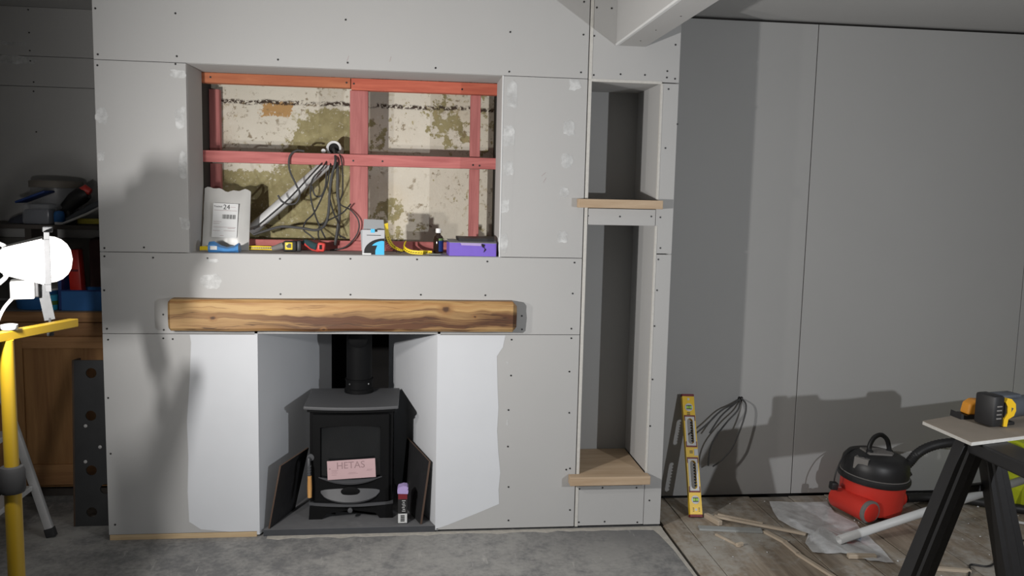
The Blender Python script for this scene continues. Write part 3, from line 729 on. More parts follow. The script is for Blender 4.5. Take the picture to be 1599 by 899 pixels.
cables = [
    ([(-0.365, 0.335, 1.701), (-0.346, 0.223, 1.644), (-0.363, 0.224, 1.573), (-0.372, 0.225, 1.502), (-0.377, 0.223, 1.416), (-0.392, 0.225, 1.358), (-0.430, 0.214, 1.332), (-0.498, 0.220, 1.340), (-0.583, 0.225, 1.344), (-0.652, 0.222, 1.325), (-0.705, 0.225, 1.307)], 0.005, 'cable_g', 'thick grey cable dropping from the socket and running left along the niche'),
    ([(-0.365, 0.335, 1.698), (-0.339, 0.235, 1.611), (-0.338, 0.232, 1.503), (-0.330, 0.236, 1.417), (-0.339, 0.236, 1.330), (-0.350, 0.229, 1.264)], 0.006, 'cable_g', 'thickest dark cable hanging straight down from the socket'),
    ([(-0.359, 0.335, 1.695), (-0.325, 0.237, 1.660), (-0.317, 0.245, 1.589), (-0.317, 0.243, 1.503), (-0.327, 0.236, 1.451), (-0.280, 0.244, 1.423), (-0.245, 0.236, 1.375), (-0.251, 0.241, 1.317), (-0.302, 0.236, 1.258), (-0.373, 0.234, 1.241)], 0.0028, 'cable_k', 'thin black cable looping out to the right and down to the sill'),
    ([(-0.370, 0.335, 1.689), (-0.399, 0.222, 1.615), (-0.447, 0.222, 1.557), (-0.457, 0.231, 1.486), (-0.437, 0.229, 1.400), (-0.414, 0.222, 1.344), (-0.392, 0.231, 1.295)], 0.003, 'cable_k', 'black cable hanging beside the lower end of the white pipe'),
    ([(-0.368, 0.335, 1.683), (-0.372, 0.232, 1.610), (-0.386, 0.226, 1.530), (-0.438, 0.235, 1.415), (-0.477, 0.232, 1.371), (-0.489, 0.236, 1.333), (-0.461, 0.235, 1.308), (-0.437, 0.228, 1.288)], 0.003, 'cable_k', 'black cable bending left at its foot under the socket'),
    ([(-0.484, 0.236, 1.681), (-0.520, 0.234, 1.682), (-0.548, 0.234, 1.653), (-0.548, 0.233, 1.597), (-0.521, 0.236, 1.533), (-0.505, 0.239, 1.493), (-0.519, 0.232, 1.453), (-0.551, 0.240, 1.444), (-0.583, 0.236, 1.457), (-0.600, 0.236, 1.483)], 0.0036, 'cable_g', 'dark cable hooked over the middle batten in a long loop'),
    ([(-0.373, 0.335, 1.677), (-0.415, 0.240, 1.621), (-0.460, 0.238, 1.571), (-0.514, 0.240, 1.510), (-0.570, 0.242, 1.452), (-0.640, 0.235, 1.388), (-0.709, 0.246, 1.329)], 0.003, 'cable_k', 'black cable lying along the white pipe'),
    ([(-0.356, 0.335, 1.683), (-0.358, 0.231, 1.588), (-0.375, 0.232, 1.502), (-0.357, 0.222, 1.417), (-0.330, 0.231, 1.354), (-0.335, 0.226, 1.316), (-0.301, 0.229, 1.296)], 0.0032, 'cable_k', 'black cable crossing behind the others below the socket'),
    ([(-0.279, 0.230, 1.452), (-0.316, 0.231, 1.411), (-0.373, 0.232, 1.379), (-0.416, 0.241, 1.352), (-0.424, 0.232, 1.314), (-0.419, 0.239, 1.288)], 0.0028, 'cable_k', 'short black cable end crossing to the vertical batten'),
    ([(-0.394, 0.305, 1.594), (-0.399, 0.305, 1.530), (-0.416, 0.298, 1.486), (-0.445, 0.298, 1.486), (-0.459, 0.300, 1.529)], 0.0032, 'cable_g', 'small slack cable loop behind the top of the white pipe'),
]
for P_, r_, m_, lab_ in cables:
    bm = BM(); tube(bm, spline(P_, 6), r_*1.2, 8); o = obj('black_cable', bm, M[m_], loc=P_[0], smooth=True); tag(o, lab_, 'cable', 'cables hanging in the wide niche')
# parcel
pc = thing('mailing_bag', 'grey plastic mailing bag with white address label in the niche corner', 'parcel', (-.815, .2, JM))
bm = BM(); nx, nz = 16, 14; G = []
rp = random.Random(3)
for j in range(nz+1):
    row = []
    for i in range(nx+1):
        u, v = i/nx, j/nz
        x = -.915+.198*u; topz = 1.507-.010*u+.006*math.sin(u*9)+.004*math.sin(u*23)
        z = JM+.002+(topz-JM-.002)*v
        puff = .022*math.sin(math.pi*u)**.6*math.sin(math.pi*min(1, v*1.02))**.6
        y = .175+.065*v
        cr = .003*mnoise.noise((u*7, v*7, 2))
        row.append((bm.verts.new((x, y-puff-.004+cr, z)), bm.verts.new((x, y+puff*.4+.004, z))))
    G.append(row)
for j in range(nz):
    for i in range(nx):
        for s in (0, 1): bm.faces.new([G[j][i][s], G[j][i+1][s], G[j+1][i+1][s], G[j+1][i][s]])
def seam(seq):
    for (a0, a1), (b0, b1) in zip(seq, seq[1:]): bm.faces.new((a0, b0, b1, a1))
seam([r[0] for r in G]); seam([r[-1] for r in G]); seam(G[0]); seam(G[-1])
obj('bag', bm, M['mailbag'], pc, True)
ml = Matrix.Translation((-.872, .1625, 1.297)) @ Matrix.Rotation(R(-11), 4, 'X') @ Matrix.Rotation(R(1.5), 4, 'Y')
bm = BM(); box(bm, (0, 0, 0), (.106, .0006, .150), 0, ml); lab = obj('address_label', bm, M['label'], pc)
mt2 = ml @ Matrix.Rotation(R(90), 4, 'X')
bm = text_bm('Tracked', .0105, mt2 @ Matrix.Translation((.003, .132, .0006))); obj('lettering', bm, M['ink_k'], lab)
bm = text_bm('24', .030, mt2 @ Matrix.Translation((.042, .124, .0006))); obj('lettering', bm, M['ink_k'], lab)
bm = BM()
for i in range(13): box(bm, (.041+i*.0045, -.0006, .082), (.041+i*.0045+(.0028 if i % 3 else .0016), -.0001, .101), 0, ml)
o = obj('barcode', bm, M['ink_k'], lab); o['kind'] = 'stuff'
bm = BM()
for x0, x1, z in ((.074, .095, .134), (.004, .100, .118), (.004, .038, .068), (.004, .030, .060), (.004, .100, .044), (.066, .096, .040), (.004, .034, .028), (.050, .098, .029), (.034, .050, .007)):
    box(bm, (x0, -.0006, z), (x1, -.0001, z+.0013), 0, ml)
o = obj('small_print', bm, M['ink'], lab); o['kind'] = 'stuff'

Zs = JM
# blue film roll with yellow strip end
bp = thing('blue_packet', 'crumpled blue plastic packet lying before the mailing bag', 'packet', (-.80, .09, Zs))
bm = BM(); n = 14; sec = []
pts = [(-.860, .05, .020), (-.838, .05, .020), (-.812, .05, .017), (-.785, .05, .013), (-.757, .055, .017), (-.738, .06, .021)]
hs_ = [.043, .046, .030, .022, .028, .040]
for (x, y, _), h in zip(pts, hs_):
    sec.append([bm.verts.new((x, y+yy, Zs+.001+zz)) for yy, zz in ((0, 0), (-.010, .25*h), (-.006, .7*h), (.012, h), (.04, .85*h), (.055, .3*h), (.05, 0))])
for a, b in zip(sec, sec[1:]):
    for k_ in range(7): bm.faces.new((a[k_], a[(k_+1) % 7], b[(k_+1) % 7], b[k_]))
bm.faces.new(sec[0]); bm.faces.new(sec[-1]); obj('packet', bm, M['blue_sheen'], bp, True)
bm = BM(); box(bm, (-.850, .0385, Zs+.012), (-.822, .0398, Zs+.028)); obj('printed_mark', bm, M['label'], bp)
# collated screw strips
def screwstrip(path, label, up, n=16, base=(0, 0, 0), flat=False, group='yellow collated screw strips'):
    pts = spline(path, 8); L = len(pts)
    t = thing('screw_strip', label, 'screw strip', tuple(pts[0]), group)
    bm = BM(); prev = None
    for i, p in enumerate(pts):
        w_ = Vector(up).normalized()*.0085; tt = (pts[min(i+1, L-1)]-pts[max(i-1, 0)]).normalized(); nn = tt.cross(w_).normalized()*.0016
        q = [bm.verts.new(p+w_+nn), bm.verts.new(p+w_-nn), bm.verts.new(p-w_-nn), bm.verts.new(p-w_+nn)]
        if prev:
            for k_ in range(4): bm.faces.new((prev[k_], prev[(k_+1) % 4], q[(k_+1) % 4], q[k_]))
        else: bm.faces.new(q)
        prev = q
    bm.faces.new(prev); obj('strip', bm, M['yellow'], t, True)
    return t, pts
def screw_row(t, pts, direc, n, L=.022):
    for i in range(n):
        p = pts[int((i+.5)/n*(len(pts)-1))]; d_ = Vector(direc(i/n) if callable(direc) else direc).normalized()
        bm = BM(); lathe(bm, [(0, -.003), (.0036, -.0028), (.0016, .001), (.0014, L*.8), (0, L)], 6, frame(p, d_)); obj('screw', bm, M['screwmetal'], t)
t, pts = screwstrip([(-.735, .20, Zs+.012), (-.68, .205, Zs+.012), (-.605, .21, Zs+.010)], 'straight yellow screw strip lying flat beside the blue packet', (0, .3, 1)); 
bm = BM()
for i in range(14): 
    x = -.728+i*.0092; box(bm, (x, .198, Zs+.009), (x+.006, .2015, Zs+.014))
o = obj('screw_tips', bm, M['screwmetal'], t); o['kind'] = 'stuff'
t, pts = screwstrip([(-.955+.045, .115, Zs+.012), (-.885, .105, Zs+.014), (-.862, .10, Zs+.012)], 'short yellow strip end poking out left of the blue packet', (0, .2, 1))
P1 = [(-.117, .08, Zs+.135), (-.115, .085, Zs+.105), (-.108, .09, Zs+.070), (-.092, .10, Zs+.040), (-.068, .115, Zs+.022), (-.040, .13, Zs+.013)]
t, pts = screwstrip(P1, 'curling yellow screw strip standing up beside the grey and blue carton', (1, .3, .35)); screw_row(t, pts[14:], lambda s: (-.9, -.1, -.25-.5*s), 13)
P2 = [(-.032, .16, Zs+.048), (-.040, .14, Zs+.036), (-.034, .12, Zs+.022), (-.012, .10, Zs+.012), (.015, .09, Zs+.009), (.045, .085, Zs+.008)]
t, pts = screwstrip(P2, 'yellow screw strip curled flat on the sill before the brown bottle', (.2, .2, 1)); screw_row(t, pts[10:], lambda s: (-.35, -.9, -.08), 10, .018)
t, pts = screwstrip([(.030, .13, Zs+.009), (.055, .12, Zs+.008), (.085, .11, Zs+.007)], 'dark ended screw strip trailing towards the purple carton', (0, .4, 1)); screw_row(t, pts, (0, -.9, -.05), 6, .016)
# grey green trowel blade like plate
bm = BM(); prism(bm, [(.058, .075), (.135, .085), (.120, .045), (.075, .040)], lambda u, v, w: (u, v, Zs+w+.0), .0045, .0065); o = obj('scrap_plate', bm, simple('grey_green', (.33, .37, .33), .6), loc=(.09, .06, Zs)); tag(o, 'small grey green offcut lying before the brown bottle', 'offcut')
# cordless driver type tool lying down
tl = thing('tape_measure', 'yellow and black tape measure with a grey nose lying on the niche sill', 'tape measure', (-.54, .17, Zs))
bm = BM(); box(bm, (-.566, .14, Zs+.001), (-.508, .18, Zs+.048), .008); obj('case', bm, M['black'], tl, True)
bm = BM(); box(bm, (-.556, .1365, Zs+.010), (-.524, .1405, Zs+.042), .006); lb = obj('face_plate', bm, M['yellow'], tl, True)
bm = BM(); prism(bm, [(-.545, Zs+.018), (-.530, Zs+.018), (-.530, Zs+.036), (-.540, Zs+.038), (-.545, Zs+.031), (-.552, Zs+.027)], XZ, .1355, .1368); obj('dark_badge', bm, M['black'], lb)
bm = BM(); tube(bm, [(-.566, .16, Zs+.026), (-.580, .16, Zs+.022), (-.592, .155, Zs+.018), (-.615, .15, Zs+.013)], [.016, .015, .013, .010], 12); obj('nose', bm, M['pewter'], tl, True)
bm = BM(); box(bm, (-.508, .145, Zs+.002), (-.488, .18, Zs+.050), .006); obj('clip', bm, M['black'], tl, True)
kn = thing('utility_knife', 'red and dark grey folding knife lying beside the tape measure', 'knife', (-.43, .15, Zs))
bm = BM(); tube(bm, spline([(-.486, .20, Zs+.040), (-.465, .19, Zs+.036), (-.44, .17, Zs+.026), (-.415, .15, Zs+.021)], 4), [.011, .013, .015, .016, .016, .017, .017, .017, .017, .017, .017, .018, .018], 10); obj('grip', bm, M['teal'], kn, True)
bm = BM(); tube(bm, [(-.475, .185, Zs+.034), (-.44, .164, Zs+.012), (-.410, .140, Zs+.009)], .008, 8); obj('red_edge', bm, M['red_grip'], kn, True)
bm = BM(); box(bm, (-.419, .128, Zs+.001), (-.384, .165, Zs+.042), .010); bmesh.ops.rotate(bm, cent=(-.40, .145, Zs+.02), matrix=Matrix.Rotation(R(8), 3, 'Y'), verts=bm.verts); bmesh.ops.translate(bm, vec=(0, 0, .002), verts=bm.verts); obj('red_butt', bm, M['red_grip'], kn, True)
bm = BM(); box(bm, (-.408, .1265, Zs+.014), (-.396, .1290, Zs+.034), .003); obj('slot', bm, M['soot'], kn)
# grey and blue carton with open flap
cb = thing('open_carton', 'small grey and bright blue carton with its flap up', 'carton', (-.168, .05, Zs))
bm = BM(); box(bm, (-.216, .022, Zs+.0005), (-.121, .070, Zs+.108), .001); obj('carton', bm, M['box_grey'], cb)
bm = BM(); prism(bm, [(-.214, Zs+.108), (-.123, Zs+.108), (-.128, Zs+.150), (-.212, Zs+.152)], lambda u, v, w: (u, w+(v-Zs-.108)*.25, v), .068, .0695); obj('flap', bm, M['carton_in'], cb)
bm = BM(); prism(bm, [(-.223, Zs+.104), (-.216, Zs+.108), (-.216, Zs+.02), (-.219, Zs+.02)], XZ, .022, .070); obj('side_flap', bm, M['carton_in'], cb)
arc = [(-.205+.083*math.cos(R(a)) if 0 else -.124-.084*math.cos(R(a)), Zs+.012+.060*math.sin(R(a))) for a in range(0, 91, 9)]
bm = BM(); prism(bm, arc+[(-.122, Zs+.072), (-.122, Zs+.002), (-.208, Zs+.002)], XZ, .0208, .0218); obj('black_print', bm, M['ink_k'], cb)
arc = [(-.124-.062*math.cos(R(a)), Zs+.012+.050*math.sin(R(a))) for a in range(35, 91, 8)]
bm = BM(); prism(bm, arc+[(-.1225, Zs+.060), (-.1225, Zs+.002), (-.160, Zs+.002), (-.160, Zs+.020), (-.152, Zs+.042)], XZ, .0198, .0208); obj('blue_print', bm, M['cyan'], cb)
bm = BM(); box(bm, (-.180, .0210, Zs+.096), (-.163, .0218, Zs+.112)); obj('blue_mark', bm, M['cyan'], cb)
bm = BM(); box(bm, (-.162, .0210, Zs+.100), (-.152, .0218, Zs+.110)); box(bm, (-.197, .0210, Zs+.084), (-.137, .0218, Zs+.0865)); o = obj('black_marks', bm, M['ink_k'], cb); o['kind'] = 'stuff'
bm = BM(); box(bm, (-.214, .0205, Zs+.001), (-.178, .0216, Zs+.008)); obj('white_panel', bm, M['label'], cb)
# bottle
bo = thing('medicine_bottle', 'small brown glass bottle with white cap and blue label', 'bottle', (.113, .15, Zs))
bm = BM(); lathe(bm, [(0, .001), (.021, .001), (.0225, .004), (.0225, .068), (.020, .078), (.011, .086), (.0095, .092), (.0095, .1)], 24, Matrix.Translation((.113, .15, Zs))); obj('glass', bm, M['brownglass'], bo, True)
bm = BM(); lathe(bm, [(0, .094), (.0115, .094), (.0125, .097), (.0125, .111), (.011, .114), (0, .114)], 20, Matrix.Translation((.113, .15, Zs))); obj('cap', bm, M['white'], bo, True)
bm = BM(); n = 14
a = []; b = []
for i in range(n+1):
    an = R(-88+100*i/n); a.append(bm.verts.new((.113+.0232*math.cos(an), .15+.0232*math.sin(an), Zs+.012))); b.append(bm.verts.new((.113+.0232*math.cos(an), .15+.0232*math.sin(an), Zs+.060)))
for i in range(n): bm.faces.new((a[i], a[i+1], b[i+1], b[i]))
lb = obj('blue_label', bm, M['navy'], bo, True)
bm = BM(); a = []; b = []
for i in range(n+1):
    an = R(-88+100*i/n); a.append(bm.verts.new((.113+.0233*math.cos(an), .15+.0233*math.sin(an), Zs+.060))); b.append(bm.verts.new((.113+.0233*math.cos(an), .15+.0233*math.sin(an), Zs+.070)))
for i in range(n): bm.faces.new((a[i], a[i+1], b[i+1], b[i]))
obj('green_label', bm, simple('green_print', (.16, .28, .08), .5), bo, True)
# purple carton
pu = thing('purple_carton', 'flat purple carton lying at the right end of the niche sill', 'carton', (.26, .07, Zs))
bm = BM(); prism(bm, [(.158, .035), (.362, .020), (.366, .125), (.150, .135)], lambda u, v, w: (u, v, Zs+w), .0008, .058); obj('carton', bm, M['purple'], pu)
bm = BM(); prism(bm, [(.157, .034), (.3635, .019), (.367, .126), (.149, .136)], lambda u, v, w: (u, v, Zs+w+.10*(v-.03)), .058, .0595); obj('grey_lid', bm, M['carton_in'], pu)
bm = BM(); prism(bm, [(.20, .07), (.355, .065), (.36, .12), (.33, .13), (.25, .12), (.19, .13)], lambda u, v, w: (u, v, Zs+w+.12*(v-.03)), .060, .072); obj('dark_flap', bm, M['black'], pu)
bm = BM(); prism(bm, [(.210, Zs+.048), (.295, Zs+.046), (.300, Zs+.057), (.205, Zs+.058)], XZ, .0235, .0245); obj('torn_print', bm, M['purple_lt'], pu)
bm = BM(); prism(bm, [(.296, Zs+.056), (.312, Zs+.052), (.308, Zs+.040), (.318, Zs+.030), (.306, Zs+.018), (.312, Zs+.034), (.300, Zs+.042)], XZ, .0205, .0215); obj('scuff', bm, M['soot'], pu)

# ================================================================== SPIRIT LEVEL
lv = bpy.data.objects.new('spirit_level', None); COL.objects.link(lv)
tag(lv, 'yellow spirit level with two hand holes leaning on the grey recess wall', 'spirit level')
zax = (Vector((1.366, .340, .532))-Vector((1.349, .090, .0035))).normalized()
LM = frame((1.349, .090, .0035), zax, (1, 0, 0))    # local x right, local y away, local z up the level
lv.matrix_world = LM; LL = .592
def L(name, bm, m, parent=lv, **k): return obj(name, bm, M[m], parent, local=True, **k)
def ring_plate(bm, x0, x1, z0, z1, hx0, hx1, hz0, hz1, y0, y1, n=8):
    inner = []
    r = (hx1-hx0)/2; cx = (hx0+hx1)/2
    for i in range(n+1): a = math.pi*i/n; inner.append((cx+r*math.cos(a), hz1-r+r*math.sin(a)))
    for i in range(n+1): a = math.pi+math.pi*i/n; inner.append((cx+r*math.cos(a), hz0+r+r*math.sin(a)))
    def out(p):
        x, z = p; i = inner.index(p)
        m_ = n+1
        if i < m_: t_ = i/n; return (x1+(x0-x1)*t_, z1) if 0 < i < n else ((x1, z1) if i == 0 else (x0, z1))
        t_ = (i-m_)/n; return (x0+(x1-x0)*t_, z0)
    outer = [out(p) for p in inner]; N_ = len(inner)
    R4 = [[bm.verts.new((p[0], y, p[1])) for p in q] for q, y in ((outer, y0), (inner, y0), (inner, y1), (outer, y1))]
    for i in range(N_):
        j = (i+1) % N_
        for k_ in range(4):
            a, b = R4[k_], R4[(k_+1) % 4]
            bm.faces.new((a[i], a[j], b[j], b[i]))
hw = .030
bm = BM()
H1, H2 = (.345, .470), (.130, .265)
box(bm, (-hw, -.012, .012), (hw, .012, H2[0]-.012)); box(bm, (-hw, -.012, H2[1]+.012), (hw, .012, H1[0]-.012)); box(bm, (-hw, -.012, H1[1]+.012), (hw, .012, LL-.012))
for h in (H1, H2): ring_plate(bm, -hw, hw, h[0]-.012, h[1]+.012, -.014, .014, h[0], h[1], -.012, .012)
L('beam', bm, 'yellow_paint')
for z0, z1 in ((0, .012), (LL-.012, LL)):
    bm = BM(); box(bm, (-hw-.001, -.013, z0), (hw+.001, .013, z1), .002); L('end_cap', bm, 'dkred')
for h in (H1, H2):
    bm = BM(); ring_plate(bm, -.024, .024, h[0]-.010, h[1]+.010, -.0145, .0145, h[0]-.001, h[1]+.001, -.0132, -.0118); g = L('grip_frame', bm, 'label')
    bm = BM()
    for z0, z1 in ((h[0]-.016, h[0]-.008), (h[1]+.008, h[1]+.016)): box(bm, (-.027, -.0136, z0), (.027, -.0119, z1), .001)
    for z0, z1 in ((h[0]-.016, h[0]+.012), (h[1]-.012, h[1]+.016)):
        for s_ in (-1, 1): box(bm, (s_*.0255-.0022, -.0136, z0), (s_*.0255+.0022, -.0119, z1))
    o = L('red_corners', bm, 'dkred', g); o['kind'] = 'stuff'
    bm = BM()
    for i in range(8):
        z = h[0]+.018+i*(h[1]-h[0]-.036)/7; lathe(bm, [(.0045, -.011), (.0045, .011)], 8, frame((.0125, 0, z), (0, 1, 0)))
    o = L('finger_ribs', bm, 'black', g); o['kind'] = 'stuff'
def vialset(z):
    bm = BM(); lathe(bm, [(0, 0), (.020, 0), (.020, .0022), (.017, .003), (0, .003)], 20, frame((0, -.0115, z), (0, -1, 0))); v = L('vial_window', bm, 'label', smooth=True)
    bm = BM(); box(bm, (-.013, -.0162, z-.006), (.013, -.0142, z+.006), .002); L('vial', bm, 'vial', v)
    bm = BM(); box(bm, (-.013, -.0166, z-.010), (.013, -.0146, z-.0065)); box(bm, (-.013, -.0166, z+.0065), (.013, -.0146, z+.010)); box(bm, (-.001, -.0168, z-.007), (.001, -.0146, z+.007)); L('vial_lines', bm, 'black', v)
vialset(.080); vialset(.525)
bm = BM(); box(bm, (.010, -.0135, .288), (.0305, .0135, .322), .003); L('top_vial', bm, 'label')
bm = BM()
for z in (.026, .034, .040): 
    for s_ in (-.016, .012): box(bm, (s_, -.0126, z), (s_+.007, -.0118, z+.003))
for z in (.488, .496, .300, .308): box(bm, (-.012, -.0126, z), (.004, -.0118, z+.004))
o = L('print_marks', bm, 'black'); o['kind'] = 'stuff'
for z in (.034, .566):
    bm = BM(); lathe(bm, [(0, 0), (.006, 0), (.006, .0012), (0, .0014)], 12, frame((0, -.0118, z), (0, -1, 0))); L('rivet', bm, 'label')

# ================================================================== WALL CABLES (right recess)
wall_cables = [
    ([(1.650, 0.366, 0.507), (1.597, 0.338, 0.484), (1.540, 0.327, 0.458), (1.467, 0.318, 0.392), (1.404, 0.311, 0.343)], 'leftmost grey cable end sweeping left from the hole in the recess wall'),
    ([(1.650, 0.366, 0.503), (1.580, 0.326, 0.468), (1.529, 0.310, 0.427), (1.475, 0.297, 0.352)], 'second grey cable from the left at the recess wall hole'),
    ([(1.654, 0.366, 0.503), (1.628, 0.329, 0.460), (1.571, 0.314, 0.406), (1.505, 0.302, 0.324), (1.478, 0.292, 0.259), (1.472, 0.284, 0.189)], 'third grey cable hanging from the recess wall hole'),
    ([(1.660, 0.366, 0.510), (1.669, 0.327, 0.487), (1.656, 0.310, 0.425), (1.622, 0.298, 0.337), (1.585, 0.287, 0.269), (1.534, 0.278, 0.217), (1.490, 0.270, 0.190)], 'longest grey cable curving down from the recess wall hole'),
]
for P_, lab_ in wall_cables:
    bm = BM(); tube(bm, spline(P_, 6), .0042, 8); o = obj('wall_cable', bm, M['cable_g'], loc=P_[0], smooth=True); tag(o, lab_, 'cable', 'cable tails at the recess wall')
bm = BM(); prism(bm, blob(1.656, 0.505, .034, .034, 77, 12), XZ, B-.0006, B+.001); obj('cable_hole', bm, M['soot'], wr)

# ================================================================== VACUUM CLEANER
vc = bpy.data.objects.new('vacuum_cleaner', None); COL.objects.link(vc)
tag(vc, 'red and black drum vacuum cleaner standing on the floorboards', 'vacuum cleaner')
vc.location = (2.245, .130, .0); vc.rotation_euler = (R(2), R(3.5), R(0)); vc.scale = (.9, .9, .9); OFF[vc.name] = Vector()
def V(name, bm, m, parent=vc, smooth=True, **k): return obj(name, bm, M[m], parent, smooth, local=True, **k)
bm = BM(); lathe(bm, [(.140, .020), (.158, .024), (.163, .040), (.168, .190)], 40); V('drum', bm, 'dusty_red')
bm = BM(); lathe(bm, [(.168, .186), (.184, .188), (.187, .196), (.187, .212), (.182, .218), (.165, .220)], 40); V('rim', bm, 'black')
bm = BM(); lathe(bm, [(.178, .2185), (.180, .2215), (.176, .2235)], 40); V('rim_trim', bm, 'pewter')
bm = BM(); lathe(bm, [(.174, .219), (.176, .250), (.170, .290), (.150, .318), (.120, .330), (0, .334)], 40); V('lid', bm, 'dusty_black')
bm = BM(); prism(bm, [(-.075, -.05), (.055, -.055), (.085, -.02), (.085, .03), (.05, .06), (-.075, .055)], XY, .328, .341); o = V('top_panel', bm, 'pewter', smooth=False)
md = o.modifiers.new('bevel', 'BEVEL'); md.width = .006; md.segments = 2
bm = BM(); prism(bm, [(-.165, -.062), (-.118, -.118), (-.070, -.070), (-.118, -.020)], XY, .262, .324); V('switch_panel', bm, 'pewter', smooth=False)
for dx in (0, .022):
    bm = BM(); box(bm, (-.138+dx, -.066-dx*.9, .323), (-.116+dx, -.050-dx*.9, .330), .002); V('switch', bm, 'black')
hp = spline([(-.058, -.02, .335), (-.060, -.015, .372), (-.035, -.005, .415), (.008, .005, .430), (.050, .012, .405), (.072, .015, .360), (.078, .016, .330)], 5)
bm = BM(); tube(bm, hp, .0125, 10); V('handle', bm, 'black')
for p in ((-.058, -.02, .342), (.078, .016, .338)):
    bm = BM(); lathe(bm, [(0, -.012), (.018, -.012), (.018, .006), (.012, .010), (0, .010)], 14, Matrix.Translation(p)); V('handle_foot', bm, 'black')
# wheel pods either side
c0, c1 = Vector((-.178, .045, .064)), Vector((-.105, -.185, .064)); ax = (c1-c0).normalized()
bm = BM(); lathe(bm, [(0, 0), (.054, .002), (.060, .012), (.060, (c1-c0).length-.012), (0, (c1-c0).length-.012)], 24, frame(c0, ax)); pod = V('wheel_pod', bm, 'dusty_red')
bm = BM(); lathe(bm, [(.03, -.02), (.058, -.02), (.0625, -.010), (.0625, .004), (.054, .007), (.03, .007)], 28, frame(c1, ax)); wh = V('wheel', bm, 'pewter')
bm = BM(); lathe(bm, [(0, -.005), (.051, -.005), (.051, .008), (.047, .011), (0, .012)], 28, frame(c1, ax)); V('hub_cap', bm, 'red', wh)
c0, c1 = Vector((.178, .045, .056)), Vector((.125, -.135, .052)); ax = (c1-c0).normalized()
bm = BM(); lathe(bm, [(0, 0), (.040, .002), (.046, .012), (.046, .12), (.04, .13), (0, .13)], 20, frame((.11, .06, .052), (1, .15, 0))); V('wheel_pod', bm, 'dusty_red')
for p in ((-.05, .135), (.09, -.10), (-.12, -.08)):
    bm = BM(); lathe(bm, [(0, -.012), (.018, -.012), (.018, .012), (0, .012)], 14, frame((p[0], p[1], .0185), (1, .3, 0))); V('castor', bm, 'black')
bm = BM(); lathe(bm, [(.030, 0), (.030, .04), (.036, .042), (.036, .058), (.028, .06)], 18, frame((.110, -.050, .225), (1, -.1, .85))); V('hose_port', bm, 'black')
vcb = obj('cord', (lambda b: (tube(b, spline([(-.09, .05, .328), (-.14, .03, .325), (-.195, .0, .292), (-.228, -.02, .235), (-.238, -.025, .19), (-.238, -.025, .165)], 5), .0038, 8), b)[1])(BM()), M['black'], vc, True, local=True)
bm = BM(); box(bm, (-.258, -.045, .122), (-.218, -.005, .164), .008); obj('plug', bm, M['black'], vcb, True, local=True)
bm = BM()
for q in (-.033, -.018): box(bm, (-.220, q-.003, .136), (-.198, q+.003, .142))
obj('plug_pins', bm, M['chrome'], vcb, local=True)
# hose
bpy.context.view_layer.update()
vm = Matrix.LocRotScale(vc.location, vc.rotation_euler, vc.scale).inverted()
hp = spline([(2.375, .075, .230), (2.412, .08, .262), (2.445, .08, .300), (2.503, .08, .333), (2.584, .07, .356), (2.702, .06, .363), (2.77, .01, .368), (2.86, -.01, .340), (2.96, -.03, .305), (3.10, -.06, .23), (3.25, -.08, .12), (3.30, -.08, .04), (3.20, -.05, .026), (3.0, .03, .026), (2.80, .17, .026), (2.60, .22, .026), (2.49, .21, .028)], 10)
hp = [vm @ p for p in hp]
bm = BM(); tube(bm, hp, [.0265 if i % 2 else .024 for i in range(len(hp))], 12); V('hose', bm, 'black')

# ================================================================== FLOOR CLUTTER, right
bm = BM(); tube(bm, [(1.880, -.262, .026), (2.957, -.005, .192)], .0195, 20, cap=False)
pv = obj('plastic_pipe', bm, M['pvc'], loc=(1.885, -.255, 0), smooth=True)
md = pv.modifiers.new('wall', 'SOLIDIFY'); md.thickness = .003; tag(pv, 'long white plastic pipe lying across the floor behind the trestle', 'pipe')
def stick(a, b, w, h, label, mat='offcut', name='timber_offcut', z=.0005, cat='offcut'):
    a = Vector((*a, z)); b = Vector((*b, z)); d = b-a; ln = d.length
    m_ = frame(a, Vector((0, 0, 1)), d.normalized())
    bm = BM(); box(bm, (0, -w/2, 0), (ln, w/2, h), min(w, h)*.12)
    o = obj(name, bm, M[mat], local=True); o.matrix_world = m_
    o.location = a
    return tag(o, label, cat)
stick((1.318, -.040), (1.600, -.090), .042, .009, 'flat grey green board offcut lying before the spirit level', 'grey_offcut', 'board_offcut')
stick((1.432, .070), (1.775, -.165), .022, .010, 'longest pale timber strip lying over the grey offcut', z=.0105)
stick((1.468, .115), (1.640, -.010), .013, .009, 'thin pale strip end behind the longest timber strip')
stick((1.610, -.100), (1.652, -.225), .024, .010, 'pale timber strip end poking out below the grey offcut')
stick((1.648, -.222), (1.655, -.345), .022, .010, 'short split pale strip in the broken timber run')
stick((1.650, -.340), (1.725, -.680), .020, .010, 'pale broken timber strip running towards the camera')
stick((1.398, .090), (1.432, -.012), .024, .024, 'short pale timber block beside the foot of the spirit level')
stick((1.372, -.115), (1.432, -.250), .012, .008, 'thin pale splinter on the boards before the grey offcut')
stick((1.418, -.245), (1.450, -.232), .014, .016, 'tiny brown wood chip at the end of the splinter')
stick((1.855, -.385), (1.975, -.400), .024, .018, 'short dusty timber block lying before the polythene sheet')
stick((2.10, -.505), (2.30, -.555), .022, .012, 'pale timber strip lying between the trestle legs')
stick((2.80, -.02), (3.12, -.20), .012, .010, 'thin white strip on the floor right of the trestle', 'pvc', 'plastic_strip', cat='strip')
